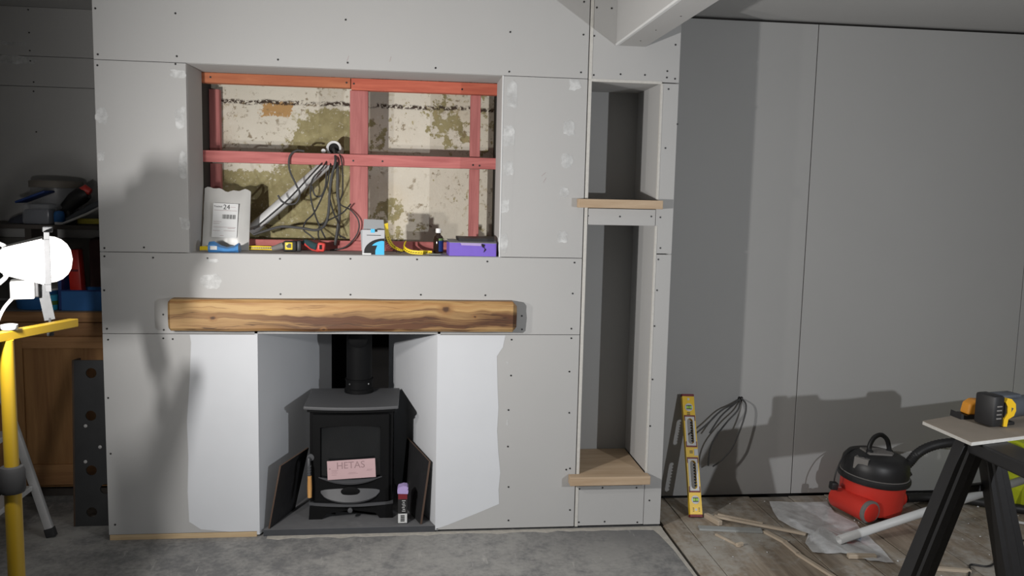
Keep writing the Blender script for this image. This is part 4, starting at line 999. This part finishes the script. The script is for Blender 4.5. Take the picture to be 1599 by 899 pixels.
# polythene
bm = BM()
outl = [(1.79, .26), (1.95, .245), (2.085, .24), (2.05, .10), (2.09, -.03), (2.06, -.15), (2.055, -.30), (2.02, -.46), (1.93, -.43), (1.87, -.36), (1.78, -.35), (1.725, -.33), (1.735, -.24), (1.80, -.14), (1.755, -.06), (1.735, .03), (1.755, .14)]
ctr = (1.90, -.06); rings = []
for s in (1.0, .78, .55, .3):
    rings.append([])
    for i in range(len(outl)*3):
        q = i/3; i0 = int(q) % len(outl); i1 = (i0+1) % len(outl); t = q-int(q)
        x = outl[i0][0]*(1-t)+outl[i1][0]*t; y = outl[i0][1]*(1-t)+outl[i1][1]*t
        x = ctr[0]+(x-ctr[0])*s; y = ctr[1]+(y-ctr[1])*s
        z = .0035+.022*abs(mnoise.noise((x*9, y*9, 1)))*(1 if s < 1 else .3)+.010*abs(mnoise.noise((x*28, y*28, 3)))
        rings[-1].append(bm.verts.new((x, y, z)))
c = bm.verts.new((ctr[0], ctr[1], .008)); n_ = len(rings[0])
for a, b in zip(rings, rings[1:]):
    for i in range(n_): bm.faces.new((a[i], a[(i+1) % n_], b[(i+1) % n_], b[i]))
for i in range(n_): bm.faces.new((rings[-1][i], rings[-1][(i+1) % n_], c))
po = obj('polythene_sheet', bm, M['sheet'], loc=(1.9, -.06, 0), smooth=True); tag(po, 'crumpled clear polythene sheet on the boards beside the vacuum cleaner', 'plastic sheet')
bm = BM(); prism(bm, [(1.985, -.185), (2.035, -.13), (2.06, -.16), (1.995, -.235)], XY, .028, .0295); o = obj('blue_scrap', bm, M['blue'], loc=(2.0, -.2, 0)); bmesh; tag(o, 'small blue scrap on the polythene beside the white pipe end', 'scrap')
o.location.z = -.012
# thin cable on the floor behind the trestle legs
bm = BM(); tube(bm, spline([(2.26, -.60, .005), (2.305, -.545, .005), (2.345, -.495, .005), (2.40, -.515, .005), (2.455, -.49, .005), (2.55, -.40, .005), (2.70, -.285, .005), (2.80, -.28, .005), (3.0, -.33, .005)], 6), .0042, 8)
o = obj('floor_cable', bm, M['black'], loc=(2.4, -.5, 0), smooth=True); tag(o, 'thin black cable snaking over the floor behind the trestle', 'cable')
# chips and dust lumps of plaster
bm = BM(); rc = random.Random(12)
for i in range(46):
    x, y = rc.uniform(1.3, 3.0), rc.uniform(-.6, .33); s = rc.uniform(.002, .006)
    lathe(bm, [(0, 0), (s, .001), (s*.7, s*.8), (0, s)], 5, Matrix.Translation((x, y, .0)) @ Matrix.Rotation(rc.random()*6, 4, 'Z'))
o = obj('plaster_crumbs', bm, M['filler'], loc=(2, -.1, 0)); o['kind'] = 'stuff'; o['label'] = 'white plaster crumbs scattered over the floorboards'; o['category'] = 'debris'

# ================================================================== TRESTLE, BOARD, TOOLS
tr = thing('sawhorse', 'black plastic sawhorse at the right edge of the picture', 'sawhorse', (1.97, -1.0, 0))
def leg(top, foot, w0, w1, d0, d1, flare):
    """flat tapering leg with a raised rib and a flared foot; top/foot = (x,y,z)"""
    bm = BM(); rows = []
    for i in range(9):
        t = i/8; p = Vector(top).lerp(Vector(foot), t); w = w0+(w1-w0)*t; d = d0+(d1-d0)*t
        fl_ = flare*max(0, (t-.72)/.28)**2
        xl, xr = p.x-w/2-(fl_ if flare < 0 else 0)*-1*(1 if flare < 0 else 0), p.x+w/2+(fl_ if flare > 0 else 0)
        if flare < 0: xl = p.x-w/2+fl_
        rows.append([bm.verts.new((xl, p.y+d/2, p.z)), bm.verts.new((xl, p.y-d/2, p.z)), bm.verts.new((xl+w*.22, p.y-d/2, p.z)), bm.verts.new((xl+w*.30, p.y-d/2-.006, p.z)),
                     bm.verts.new((xl+w*.62, p.y-d/2-.006, p.z)), bm.verts.new((xl+w*.70, p.y-d/2, p.z)), bm.verts.new((xr, p.y-d/2, p.z)), bm.verts.new((xr, p.y+d/2, p.z))])
    for a, b in zip(rows, rows[1:]):
        for k_ in range(8): bm.faces.new((a[k_], a[(k_+1) % 8], b[(k_+1) % 8], b[k_]))
    bm.faces.new(rows[0]); bm.faces.new(rows[-1])
    return bm
obj('leg', leg((1.868, -1.08, .725), (1.585, -1.12, .0005), .085, .088, .05, .06, .10), M['black'], tr)
obj('leg', leg((1.925, -1.08, .725), (2.105, -1.12, .0005), .062, .105, .05, .06, .10), M['black'], tr)
obj('leg', leg((1.868, -1.74, .725), (1.585, -1.70, .0005), .068, .085, .05, .06, .10), M['black'], tr)
obj('leg', leg((1.925, -1.74, .725), (2.105, -1.70, .0005), .060, .095, .05, .06, .06), M['black'], tr)
bm = BM(); box(bm, (1.835, -1.78, .690), (1.955, -1.05, .7365), .006); obj('top_rail', bm, M['black'], tr)
bm = BM(); box(bm, (1.78, -1.07, .535), (1.95, -1.045, .562), .006); bmesh.ops.rotate(bm, cent=(1.87, -1.05, .55), matrix=Matrix.Rotation(R(-4), 3, 'Y'), verts=bm.verts); obj('brace', bm, M['black'], tr)
bm = BM(); lathe(bm, [(0, -.02), (.018, -.02), (.020, 0), (.018, .02), (0, .02)], 14, frame((1.835, -1.065, .525), (0, 1, 0))); obj('brace_knob', bm, M['black'], tr, True)
bd = thing('plasterboard_offcut', 'dusty plasterboard offcut used as a table top on the black sawhorse', 'board', (2.0, -1.0, .737))
pb = [(1.785, -.931), (1.790, -1.184), (2.65, -.952), (2.65, -.60), (2.05, -.823)]
bm = BM(); prismxy(bm, pb, .7375, .7485); obj('gypsum_core', bm, M['board_edge'], bd)
bm = BM(); prismxy(bm, [(x+.001*(1 if x < 2 else 0), y) for x, y in pb], .7486, .7505); obj('paper_face', bm, simple('brown_dusty_paper', (.24, .205, .165), .9, var=.15, scale=12, dust=((.30, .28, .26), .6)), bd)
# cordless tool lying on the board
ct = thing('cordless_tool', 'yellow and black cordless power tool lying on the plasterboard table top', 'power tool', (2.02, -.99, .7507))
CT = Matrix.Translation((1.958, -1.0, .7507)) @ Matrix.Rotation(R(12), 4, 'Z')
def C_(name, bm, m, parent=ct, smooth=True, **k):
    bmesh.ops.transform(bm, matrix=CT, verts=bm.verts); return obj(name, bm, M[m], parent, smooth, **k)
bm = BM(); box(bm, (0, -.044, .004), (.048, .036, .112), .008); bat_ = C_('battery', bm, 'black')
bm = BM()
for i in range(4): box(bm, (.012, -.0465, .032+i*.014), (.034, -.0435, .037+i*.014), .001)
o = C_('vent_slits', bm, 'pewter', bat_); o['kind'] = 'stuff'
bm = BM(); prism(bm, [(.046, .006), (.062, .004), (.066, .030), (.090, .040), (.098, .058), (.094, .082), (.074, .100), (.056, .104), (.048, .090), (.058, .074), (.060, .050), (.046, .030)], XZ, -.046, .036); C_('yellow_housing', bm, 'tool_yellow', smooth=False)
bm = BM(); prism(bm, [(.050, .030), (.064, .034), (.064, .074), (.050, .088)], XZ, -.042, .034); C_('battery_rail', bm, 'black', smooth=False)
bm = BM(); tube(bm, [(.072, -.004, .062), (.11, .0, .062), (.17, .008, .058), (.24, .016, .056), (.33, .026, .055)], [.044, .042, .037, .036, .040], 14); C_('body', bm, 'grey_dk')
bm = BM(); box(bm, (.05, -.03, .096), (.14, .03, .110), .006); C_('top_grip', bm, 'grey_dk')
bm = BM(); box(bm, (.060, -.035, .0035), (.112, .030, .016), .004); C_('base_foot', bm, 'black')
bm = BM(); box(bm, (.30, -.03, .004), (.40, .05, .105), .01); C_('tool_head', bm, 'grey_dk')
ot = thing('orange_tool', 'rounded orange plastic block on a dark base behind the cordless tool', 'tool', (2.0, -.89, .7507))
bm = BM(); prism(bm, [(1.966, .764), (2.09, .764), (2.095, .790), (2.070, .798), (2.035, .816), (1.998, .818), (1.974, .804)], XZ, -.915, -.865); o = obj('orange_body', bm, M['orange'], ot)
md = o.modifiers.new('bevel', 'BEVEL'); md.width = .008; md.segments = 3
bm = BM(); prism(bm, [(1.936, .7507), (2.09, .7507), (2.085, .764), (1.955, .764), (1.938, .772)], XZ, -.92, -.86); obj('dark_base', bm, M['black'], ot)

# lime tool case at the right wall
lc = thing('lime_case', 'lime green plastic tool case beside the recess wall at the right edge', 'tool case', (3.1, .15, 0))
bm = BM(); prism(bm, [(2.962, .325), (3.30, .345), (3.30, .375), (2.970, .358)], XZ, .02, .28); o = obj('lid', bm, M['lime'], lc)
bm = BM(); prism(bm, [(2.995, .0), (3.28, .0), (3.29, .324), (2.975, .318), (2.978, .25), (3.01, .17), (2.995, .11)], XZ, .05, .26); obj('body', bm, M['lime'], lc)
bm = BM(); box(bm, (3.010, .035, .245), (3.12, .05, .31), .004); obj('latch', bm, M['black'], lc)
bm = BM(); box(bm, (3.03, .043, .035), (3.15, .05, .095), .003); obj('white_label', bm, M['label'], lc)
bm = BM(); box(bm, (3.03, .041, .008), (3.15, .05, .030), .002); obj('red_strip', bm, M['dkred'], lc)

# ================================================================== LEFT SIDE
# cupboard filling the left recess
cu = thing('low_cupboard', 'brown wooden low cupboard filling the dim left recess', 'cupboard', (-1.85, .7, 0))
bm = BM(); box(bm, (-2.41, .52, .06), (-1.283, .89, .86)); obj('carcass', bm, M['cupboard'], cu)
bm = BM(); box(bm, (-2.41, .56, 0), (-1.283, .60, .06)); obj('plinth', bm, M['shelf_dk'], cu)
bm = BM(); box(bm, (-2.41, .495, .8665), (-1.283, .525, .914), .004); obj('top_edging', bm, M['cupboard_x'], cu)
bm = BM(); box(bm, (-2.41, .5255, .868), (-1.283, .89, .916), .001); obj('worktop', bm, M['worktop'], cu)
bm = BM(); box(bm, (-2.41, .512, .800), (-1.283, .52, .862), .002); obj('top_rail', bm, M['cupboard_x'], cu)
for x0, x1 in ((-1.905, -1.300), (-2.40, -1.912)):
    dr = None
    bm = BM(); z0, z1, f_ = .075, .795, .085
    box(bm, (x0, .516, z0), (x1, .5198, z1)); dr = obj('door', bm, M['cupboard'], cu)
    for q in (x0, x1-f_):
        bm = BM(); box(bm, (q, .50, z0), (q+f_, .516, z1), .002); obj('door_stile', bm, M['cupboard'], dr)
    bm = BM(); box(bm, (x0+f_, .50, z0), (x1-f_, .516, z0+.10), .002); obj('bottom_rail', bm, M['cupboard_x'], dr)
    bm = BM(); box(bm, (x0+f_, .50, z1-.055), (x1-f_, .516, z1), .002); obj('top_rail', bm, M['cupboard_x'], dr)
    bm = BM(); box(bm, (x0+f_+.001, .511, z0+.101), (x1-f_-.001, .516, z1-.056)); obj('door_panel', bm, M['cupboard'], dr)
sh = thing('upper_shelf', 'dark wall shelf above the cupboard in the left recess', 'shelf', (-1.85, .7, 1.30))
bm = BM(); box(bm, (-2.41, .50, 1.302), (-1.283, .895, 1.322), .002); obj('board', bm, M['shelf_dk'], sh)
for x0 in (-2.38, -1.83):
    bm = BM(); box(bm, (x0, .60, 1.245), (x0+.03, .895, 1.3015), .002); obj('bracket', bm, M['shelf_dk'], sh)
bm = BM(); box(bm, (-2.41, .876, .93), (-1.283, .897, 1.24), .002); o = obj('dim_wall_sheet', bm, simple('dim_backing', (.12, .115, .105), .9, var=.3, scale=6), loc=(-1.85, .89, .93)); tag(o, 'dark sheet standing for the dim wall behind the clutter on the cupboard', 'board')  # dimness of the wall below the shelf put into this sheet's dark colour
# shelf clutter
zS = 1.3222; zC = .9165
tbx = thing('clear_tub', 'large round clear tub with a grey lid on the upper shelf', 'tub', (-1.71, .72, zS))
bm = BM(); lathe(bm, [(0, .001), (.100, .001), (.104, .006), (.113, .170)], 32, Matrix.Translation((-1.735, .74, zS))); obj('tub', bm, M['tub'], tbx, True)
bm = BM(); lathe(bm, [(0, .205), (.116, .205), (.119, .200), (.119, .172), (.114, .171)], 32, Matrix.Translation((-1.735, .74, zS))); obj('lid', bm, M['tublid'], tbx, True)
bm = BM(); lathe(bm, [(0, .004), (.098, .004), (.101, .06), (.08, .075), (0, .08)], 24, Matrix.Translation((-1.735, .74, zS))); obj('contents', bm, M['pewter'], tbx, True)
st2 = thing('blue_lid_tub', 'small clear tub of dark fixings with a tilted blue lid', 'tub', (-1.75, .57, zS))
bm = BM(); box(bm, (-1.800, .525, zS+.0005), (-1.690, .615, zS+.070), .010); obj('contents', bm, M['murk'], st2, True)
bm = BM(); box(bm, (-1.806, .520, zS+.0003), (-1.684, .620, zS+.096), .012); obj('tub', bm, M['tub'], st2, True)
bm = BM(); box(bm, (-1.825, .512, zS+.097), (-1.683, .628, zS+.107), .003, Matrix.Translation((-1.825, 0, zS+.09)) @ Matrix.Rotation(R(-22), 4, 'Y') @ Matrix.Translation((1.825, 0, -zS-.09))); obj('lid', bm, M['navy'], st2, True)
gl = thing('glue_bottle', 'little blue bottle with a white foot on the upper shelf', 'bottle', (-1.655, .56, zS))
bm = BM(); lathe(bm, [(0, .012), (.022, .012), (.024, .016), (.024, .05), (.018, .062), (0, .066)], 18, Matrix.Translation((-1.655, .56, zS))); obj('bottle', bm, M['blue'], gl, True)
bm = BM(); lathe(bm, [(0, .0005), (.021, .0005), (.021, .012), (0, .012)], 18, Matrix.Translation((-1.655, .56, zS))); obj('foot', bm, M['white'], gl, True)
bl2 = thing('blue_pot', 'small blue pot with clear top between the tubs on the upper shelf', 'pot', (-1.645, .66, zS))
bm = BM(); lathe(bm, [(0, .001), (.026, .001), (.028, .07), (0, .072)], 18, Matrix.Translation((-1.645, .66, zS))); obj('pot', bm, M['tub'], bl2, True)
bm = BM(); lathe(bm, [(0, .0725), (.030, .0725), (.030, .1), (0, .102)], 18, Matrix.Translation((-1.645, .66, zS))); obj('lid', bm, M['navy'], bl2, True)
dr2 = thing('power_drill', 'black and red power tool propped up on the upper shelf', 'power tool', (-1.55, .6, zS))
bm = BM(); tube(bm, [(-1.640, .60, zS+.075), (-1.60, .60, zS+.115), (-1.565, .60, zS+.140), (-1.54, .60, zS+.152)], [.030, .038, .040, .030], 14); obj('motor_body', bm, M['black'], dr2, True)
bm = BM(); tube(bm, [(-1.575, .597, zS+.152), (-1.545, .597, zS+.165), (-1.525, .597, zS+.155)], [.020, .026, .015], 12); obj('red_cap', bm, M['red_grip'], dr2, True)
bm = BM(); tube(bm, [(-1.632, .60, zS+.078), (-1.628, .60, zS+.030), (-1.618, .60, zS+.004)], [.026, .022, .026], 12); obj('handle', bm, M['black'], dr2, True)
sw = thing('long_tool', 'dark grey long handled tool slanting across the upper shelf', 'tool', (-1.55, .55, zS))
bm = BM(); tube(bm, [(-1.615, .545, zS+.022), (-1.50, .545, zS+.085), (-1.41, .545, zS+.125)], [.013, .018, .022], 10); obj('blade', bm, M['grey_dk'], sw, True)
bm = BM(); tube(bm, [(-1.625, .52, zS+.006), (-1.52, .52, zS+.052), (-1.43, .52, zS+.10)], .006, 8); obj('rail', bm, M['alu'], sw, True)
bm = BM(); n = 36
co_ = [(-1.475+.105*math.cos(2*math.pi*i/12), .585+.06*math.sin(2*math.pi*i/12), zS+.006+.0006*i) for i in range(n+1)]
tube(bm, spline(co_, 2), .0055, 8); o = obj('cable_coil', bm, simple('yellow_cable', (.38, .33, .04), .5), loc=(-1.475, .585, zS), smooth=True); tag(o, 'coil of yellow cable on the upper shelf beside the chimney breast', 'cable')
lt = thing('dark_rag', 'dark crumpled rag at the back of the upper shelf', 'rag', (-1.87, .7, zS))
bm = BM(); lathe(bm, [(0, .0005), (.075, .0005), (.06, .02), (.025, .035), (0, .045)], 14, Matrix.Translation((-1.87, .70, zS)));
for v in bm.verts: v.co += Vector((mnoise.noise(v.co*30)*.012, mnoise.noise(v.co*25)*.012, 0))
obj('rag', bm, M['murk'], lt, True)
# on the cupboard
bu = thing('blue_bucket', 'blue plastic bucket with pale rim on the cupboard', 'bucket', (-1.78, .62, zC))
bm = BM(); lathe(bm, [(0, .001), (.085, .001), (.088, .005), (.098, .088), (.090, .088), (.083, .008), (0, .006)], 28, Matrix.Translation((-1.795, .63, zC))); obj('bucket', bm, M['blue'], bu, True)
bm = BM(); lathe(bm, [(.092, .088), (.1, .088), (.102, .092), (.1, .097), (.092, .097)], 28, Matrix.Translation((-1.795, .63, zC))); obj('rim', bm, M['white'], bu, True)
sp_ = thing('spray_can', 'small blue and green tub standing before the blue bucket', 'tub', (-1.70, .535, zC))
bm = BM(); lathe(bm, [(0, .001), (.026, .001), (.028, .004), (.030, .072), (0, .074)], 20, Matrix.Translation((-1.705, .558, zC))); obj('tub', bm, M['cyan'], sp_, True)
bm = BM(); lathe(bm, [(.0292, .026), (.0302, .045)], 20, Matrix.Translation((-1.705, .558, zC))); obj('green_band', bm, simple('leaf_green', (.10, .22, .05), .5), sp_, True)
cr = thing('blue_tray', 'blue plastic tray on the cupboard beside the chimney breast', 'tray', (-1.48, .62, zC))
bm = BM(); x0, x1, y0, y1, h_ = -1.650, -1.315, .535, .73, .092
box(bm, (x0, y0, zC+.0005), (x1, y1, zC+.005)); box(bm, (x0, y0, zC+.005), (x1, y0+.005, zC+h_)); box(bm, (x0, y1-.005, zC+.005), (x1, y1, zC+h_)); box(bm, (x0, y0+.005, zC+.005), (x0+.005, y1-.005, zC+h_)); box(bm, (x1-.005, y0+.005, zC+.005), (x1, y1-.005, zC+h_))
obj('tray', bm, M['blue'], cr)
bm = BM(); box(bm, (x0-.003, y0-.004, zC+h_), (x1+.003, y0+.006, zC+h_+.006), .001); obj('lip', bm, M['navy'], cr)
o = obj('navy_box', (lambda b: (box(b, (-1.668, .545, zC+.0005), (-1.652, .70, zC+.20), .002), b)[1])(BM()), M['navy'], loc=(-1.66, .62, zC)); tag(o, 'tall thin navy blue box standing left of the blue tray', 'box')
ro = thing('red_case', 'tall red plastic case standing in the blue tray', 'case', (-1.60, .63, zC))
bm = BM(); box(bm, (-1.632, .60, zC+.0055), (-1.577, .66, zC+.285), .006); bmesh.ops.rotate(bm, cent=(-1.6, .63, zC), matrix=Matrix.Rotation(R(-3), 3, 'Y'), verts=bm.verts); obj('case', bm, M['red'], ro, True)
bm = BM(); box(bm, (-1.628, .597, zC+.18), (-1.595, .6, zC+.19)); obj('catch', bm, M['dkred'], ro)
bk = thing('brown_tool_bag', 'dark brown tool bag behind the red case', 'bag', (-1.46, .72, zC))
bm = BM(); box(bm, (-1.60, .745, zC+.0005), (-1.30, .86, zC+.335), .03)
for v in bm.verts: v.co += Vector((mnoise.noise(v.co*9), mnoise.noise(v.co*8+Vector((3, 0, 0))), 0))*.012
obj('bag', bm, simple('dark_brown_canvas', (.085, .045, .042), .9, var=.3, scale=14), bk, True)
bm = BM(); tube(bm, [(-1.50, .70, zC+.0065), (-1.425, .715, zC+.20)], .008, 8); o = obj('grey_rod', bm, M['alu'], loc=(-1.5, .70, zC), smooth=True); tag(o, 'thin grey rod leaning in the blue tray', 'rod')

# perforated steel leaning before the cupboard
sg = bpy.data.objects.new('steel_plate', None); COL.objects.link(sg); tag(sg, 'dark steel channel with round holes leaning before the cupboard', 'steel channel')
sg.location = (-1.412, .168, .001); sg.rotation_euler = (R(-3.5), 0, R(0)); OFF[sg.name] = Vector()
# plate with real holes
bm = BM(); wX, hX = .245, .742
hl = [(.072, .685), (.072, .495), (.070, .250), (.070, .060), (.125, .168), (.19, .60), (.19, .37)]
def plate_with_holes(bm, w, h, holes, r, n=20, t=.008):
    # grid split in cells around every hole (columns by x, rows by z)
    zs = sorted(holes, key=lambda q: q[1]); xsplit = [0, .115, w] if False else None
    return
m_ = bpy.data.meshes.new('steel_face')
box(bm, (-.066, -.004, 0), (-.066+wX-.06, .004, hX)); face = obj('face', bm, M['steel'], sg, local=True)
cut = BM()
for hx, hz in [(.072, .685), (.069, .495), (.069, .250), (.069, .062), (.128, .165)]:
    lathe(cut, [(.0225, -.02), (.0225, .02)], 22, frame((-.066+hx, 0, hz), (0, 1, 0)))
cme = bpy.data.meshes.new('cutter'); cut.to_mesh(cme); cut.free(); cob = bpy.data.objects.new('cutter', cme); COL.objects.link(cob)
cob.matrix_world = Matrix.LocRotScale(sg.location, sg.rotation_euler, None)
bpy.context.view_layer.update()
bo_ = face.modifiers.new('holes', 'BOOLEAN'); bo_.operation = 'DIFFERENCE'; bo_.object = cob; bo_.solver = 'EXACT'
bpy.context.view_layer.update()
nm_ = bpy.data.meshes.new_from_object(face.evaluated_get(bpy.context.evaluated_depsgraph_get()))
face.modifiers.clear(); face.data = nm_
bpy.data.objects.remove(cob)
bm = BM(); box(bm, (-.074, -.004, 0), (-.0662, .075, hX)); obj('flange', bm, M['steel_edge'], sg, local=True)
bm = BM()
for hx, hz in ((.047, .45), (.107, .355), (.045, .29)): lathe(bm, [(0, 0), (.0075, 0), (.0075, .002), (0, .003)], 12, frame((-.066+hx, -.004, hz), (0, -1, 0)))
o = obj('rivets', bm, M['alu'], sg, local=True); o['kind'] = 'stuff'

# step ladder at the left edge
la = thing('step_ladder', 'white metal step ladder behind the yellow lamp stand', 'ladder', (-1.7, -.2, 0))
def stile(y, top=(-1.95, 1.5), foot=(-1.535, .0)):
    bm = BM(); d = Vector((top[0]-foot[0], 0, top[1]-foot[1]))
    m_ = frame((foot[0], y, .012), d, (1, 0, 0)); box(bm, (-.017, -.012, 0), (.017, .012, d.length), .004, m_); s_ = obj('stile', bm, M['alu'], la, True)
    bm = BM(); box(bm, (-.020, -.015, -.010), (.020, .015, .030), .004, m_); obj('rubber_foot', bm, M['black_soft'], s_, True)
stile(.055); stile(-.44)
for z in (.235, .475, .715, .955):
    x = -1.535-(z/1.5)*.415
    bm = BM(); box(bm, (x-.075, -.425, z-.022), (x+.004, .040, z), .004); obj('step', bm, M['alu'], la)
bm = BM(); box(bm, (-2.02, -.45, 1.49), (-1.90, .07, 1.515), .004); obj('top_cap', bm, M['alu'], la)

# ================================================================== WORK LIGHTS
wt = thing('work_light_stand', 'yellow tripod stand carrying the lit work light at the left edge', 'lamp stand', (-1.036, -1.35, 0))
px, py = -1.036, -1.35
bm = BM(); tube(bm, [(px, py, .72), (px, py, 1.106)], .0175, 16); obj('upper_pole', bm, M['stand_yellow'], wt, True)
bm = BM(); tube(bm, [(px, py,   .30), (px, py, .76)], .0205, 16); obj('lower_pole', bm, M['stand_yellow'], wt, True)
bm = BM(); lathe(bm, [(.018, .700), (.028, .703), (.031, .712), (.031, .762), (.027, .772), (.018, .774)], 18, Matrix.Translation((px, py, 0))); obj('clamp_collar', bm, M['black_soft'], wt, True)
bm = BM(); tube(bm, [(px, py, .40), (px, py, .455)], .030, 16); obj('leg_hub', bm, M['black_soft'], wt, True)
for a in (100, 220, 340):
    dx, dy = math.cos(R(a)), math.sin(R(a))
    bm = BM(); tube(bm, [(px+dx*.03, py+dy*.03, .435), (px+dx*.42, py+dy*.42, .012)], .011, 10); lg = obj('leg', bm, M['stand_yellow'], wt, True)
    bm = BM(); lathe(bm, [(0, -.011), (.016, -.011), (.016, .014), (0, .016)], 12, Matrix.Translation((px+dx*.42, py+dy*.42, .0115))); obj('rubber_foot', bm, M['black_soft'], lg, True)
# cross bar lies along the line between the two heads
Ba, Bb = Vector((-.985, -1.05, 1.106)), Vector((-1.100, -1.68, 1.130)); dB = (Bb-Ba)
mB = frame(Ba, dB, (0, 0, 1)); bm = BM(); box(bm, (-.012, -.014, 0), (.012, .014, dB.length), .002, mB); obj('cross_bar', bm, M['stand_yellow'], wt)
bm = BM(); lathe(bm, [(0, 0), (.018, 0), (.020, .004), (.020, .012), (.012, .014), (0, .014)], 14, Matrix.Translation((-1.036, -1.33, 1.1315))); obj('wing_nut', bm, M['galv'], wt, True)

def work_head(name, label, pos, aim, glow, bolt, watts, col, cat='work light'):
    """floodlight head: tapered housing, front flange, domed glass, junction box, stirrup; local +Z is the aim"""
    t = thing(name, label, cat, pos)
    a = Vector(aim).normalized(); side = Vector((0, 0, 1)).cross(a).normalized(); up = a.cross(side)
    P = Vector(pos)
    m_ = Matrix(((up.x, side.x, a.x, P.x), (up.y, side.y, a.y, P.y), (up.z, side.z, a.z, P.z), (0, 0, 0, 1)))   # x=up y=side z=aim
    def o_(n, bm, mt, par=t, s=False):
        bmesh.ops.transform(bm, matrix=m_, verts=bm.verts); return obj(n, bm, M[mt], par, s)
    bm = BM(); lo = (-.030, .030, .036); hi = (-.064, .064, .078)
    A = [(-.036, -.05), (.036, -.05), (.036, .05), (-.036, .05)]; Bq = [(-.064, -.085), (.064, -.085), (.064, .085), (-.064, .085)]
    va = [bm.verts.new((x, y, -.118)) for x, y in A]; vb = [bm.verts.new((x, y, -.014)) for x, y in Bq]
    for i in range(4): bm.faces.new((va[i], va[(i+1) % 4], vb[(i+1) % 4], vb[i]))
    bm.faces.new(va); bm.faces.new(vb)
    bmesh.ops.bevel(bm, geom=list(bm.edges), offset=.004, segments=2, affect='EDGES'); body = o_('housing', bm, 'lamp_white')
    for i in range(5):
        bm = BM(); y = -.036+i*.018; box(bm, (-.030, y-.002, -.130), (.030, y+.002, -.117)); o_('cooling_fin', bm, 'lamp_white', body)
    bm = BM()
    for x0, x1, y0, y1 in ((-.082, -.062, -.095, .095), (.062, .082, -.095, .095), (-.062, .062, -.095, -.080), (-.062, .062, .080, .095)): box(bm, (x0, y0, -.013), (x1, y1, .001), .001)
    o_('front_flange', bm, 'dull_alu')
    bm = BM(); box(bm, (.078, -.02, -.016), (.094, .02, .010), .003); o_('flange_catch', bm, 'dull_alu')
    bm = BM()
    prof = [(1, .001), (.97, .014), (.86, .030), (.66, .044), (.40, .053), (0, .057)]
    lathe(bm, [(r*.066, z) for r, z in prof], 26, Matrix.Diagonal((1, 1.15, 1, 1)))
    o_('lit_glass', bm, glow, t, True)
    l = bpy.data.lights.new('lamp_light', 'AREA'); l.shape = 'DISK'; l.size = .05 if label.find('right') < 0 else .022; l.energy = watts; l.color = col
    lo_ = bpy.data.objects.new('lamp_light', l); COL.objects.link(lo_); lo_.matrix_world = frame(a*.060, -a, side); lo_.parent = t
    bm = BM(); box(bm, (-.108, -.035, -.100), (-.056, .035, -.040), .005); jb = o_('junction_box', bm, 'lamp_white')
    bm = BM(); box(bm, (-.104, -.030, -.0405), (-.062, .030, -.030), .003); o_('box_lid', bm, 'black', jb)
    # stirrup down to the bar
    bm = BM(); b0 = Vector(bolt); top = P - up*.055 - a*.025
    b0 = Vector((top.x*.6+b0.x*.4, top.y*.6+b0.y*.4, b0.z))
    m2 = frame(b0, top-b0, a); box(bm, (-.014, -.003, 0), (.014, .003, (top-b0).length), .001, m2); bmesh.ops.recalc_face_normals(bm, faces=bm.faces); obj('bracket', bm, M['dull_bracket'], t)
    bm = BM(); lathe(bm, [(0, -.045), (.009, -.045), (.009, -.028), (.004, -.028), (.004, .006), (0, .008)], 10, Matrix.Translation(b0)); obj('bolt', bm, M['black_soft'], t)
    return t
hA = work_head('work_light', 'white floodlight head with glowing domed glass on the end of the yellow bar', POS_A, AIM_A, 'glow_A', (-.996, -1.11, 1.1225), GLOW_A, COL_A)
hC = work_head('work_light', 'white floodlight head out on the near end of the yellow bar', POS_C, AIM_C, 'glow_C', (-1.088, -1.615, 1.1415), GLOW_C, COL_C)
# white flex looped from the junction box
bm = BM(); tube(bm, spline([(-1.095, -1.10, 1.212), (-1.125, -1.12, 1.180), (-1.145, -1.14, 1.14), (-1.165, -1.17, 1.05), (-1.18, -1.25, .9), (-1.17, -1.3, .6), (-1.18, -1.4, .3), (-1.2, -1.5, .007), (-1.3, -1.9, .007), (-1.6, -2.6, .007)], 8), .0048, 8)
o = obj('lamp_flex', bm, M['white'], loc=(-1.1, -1.1, 1.2), smooth=True); tag(o, 'white flex hanging from the lit work light', 'cable')
bm = BM(); tube(bm, [(-1.150+.048*math.cos(R(a)), -1.16+.02*math.sin(R(a)), 1.285+.058*math.sin(R(a))) for a in range(0, 361, 20)], .006, 8)
o = obj('flex_loop', bm, M['white'], loc=(-1.15, -1.16, 1.28), smooth=True); tag(o, 'white cable loop behind the lit work light', 'cable')
# second stand, right of the picture
w2 = thing('work_light_stand', 'yellow tripod stand with a work light out to the right', 'lamp stand', (2.20, -2.85, 0))
qx, qy = 2.20, -2.85
bm = BM(); tube(bm, [(qx, qy, .30), (qx, qy, 1.165)], .017, 16); obj('pole', bm, M['stand_yellow'], w2, True)
for a in (40, 160, 280):
    dx, dy = math.cos(R(a)), math.sin(R(a)); bm = BM(); tube(bm, [(qx, qy, .435), (qx+dx*.42, qy+dy*.42, .011)], .011, 10); obj('leg', bm, M['stand_yellow'], w2, True)
hB = work_head('work_light', 'white floodlight head on the stand out to the right', POS_B, AIM_B, 'glow_B', (2.178, -2.828, 1.166), GLOW_B, COL_B)
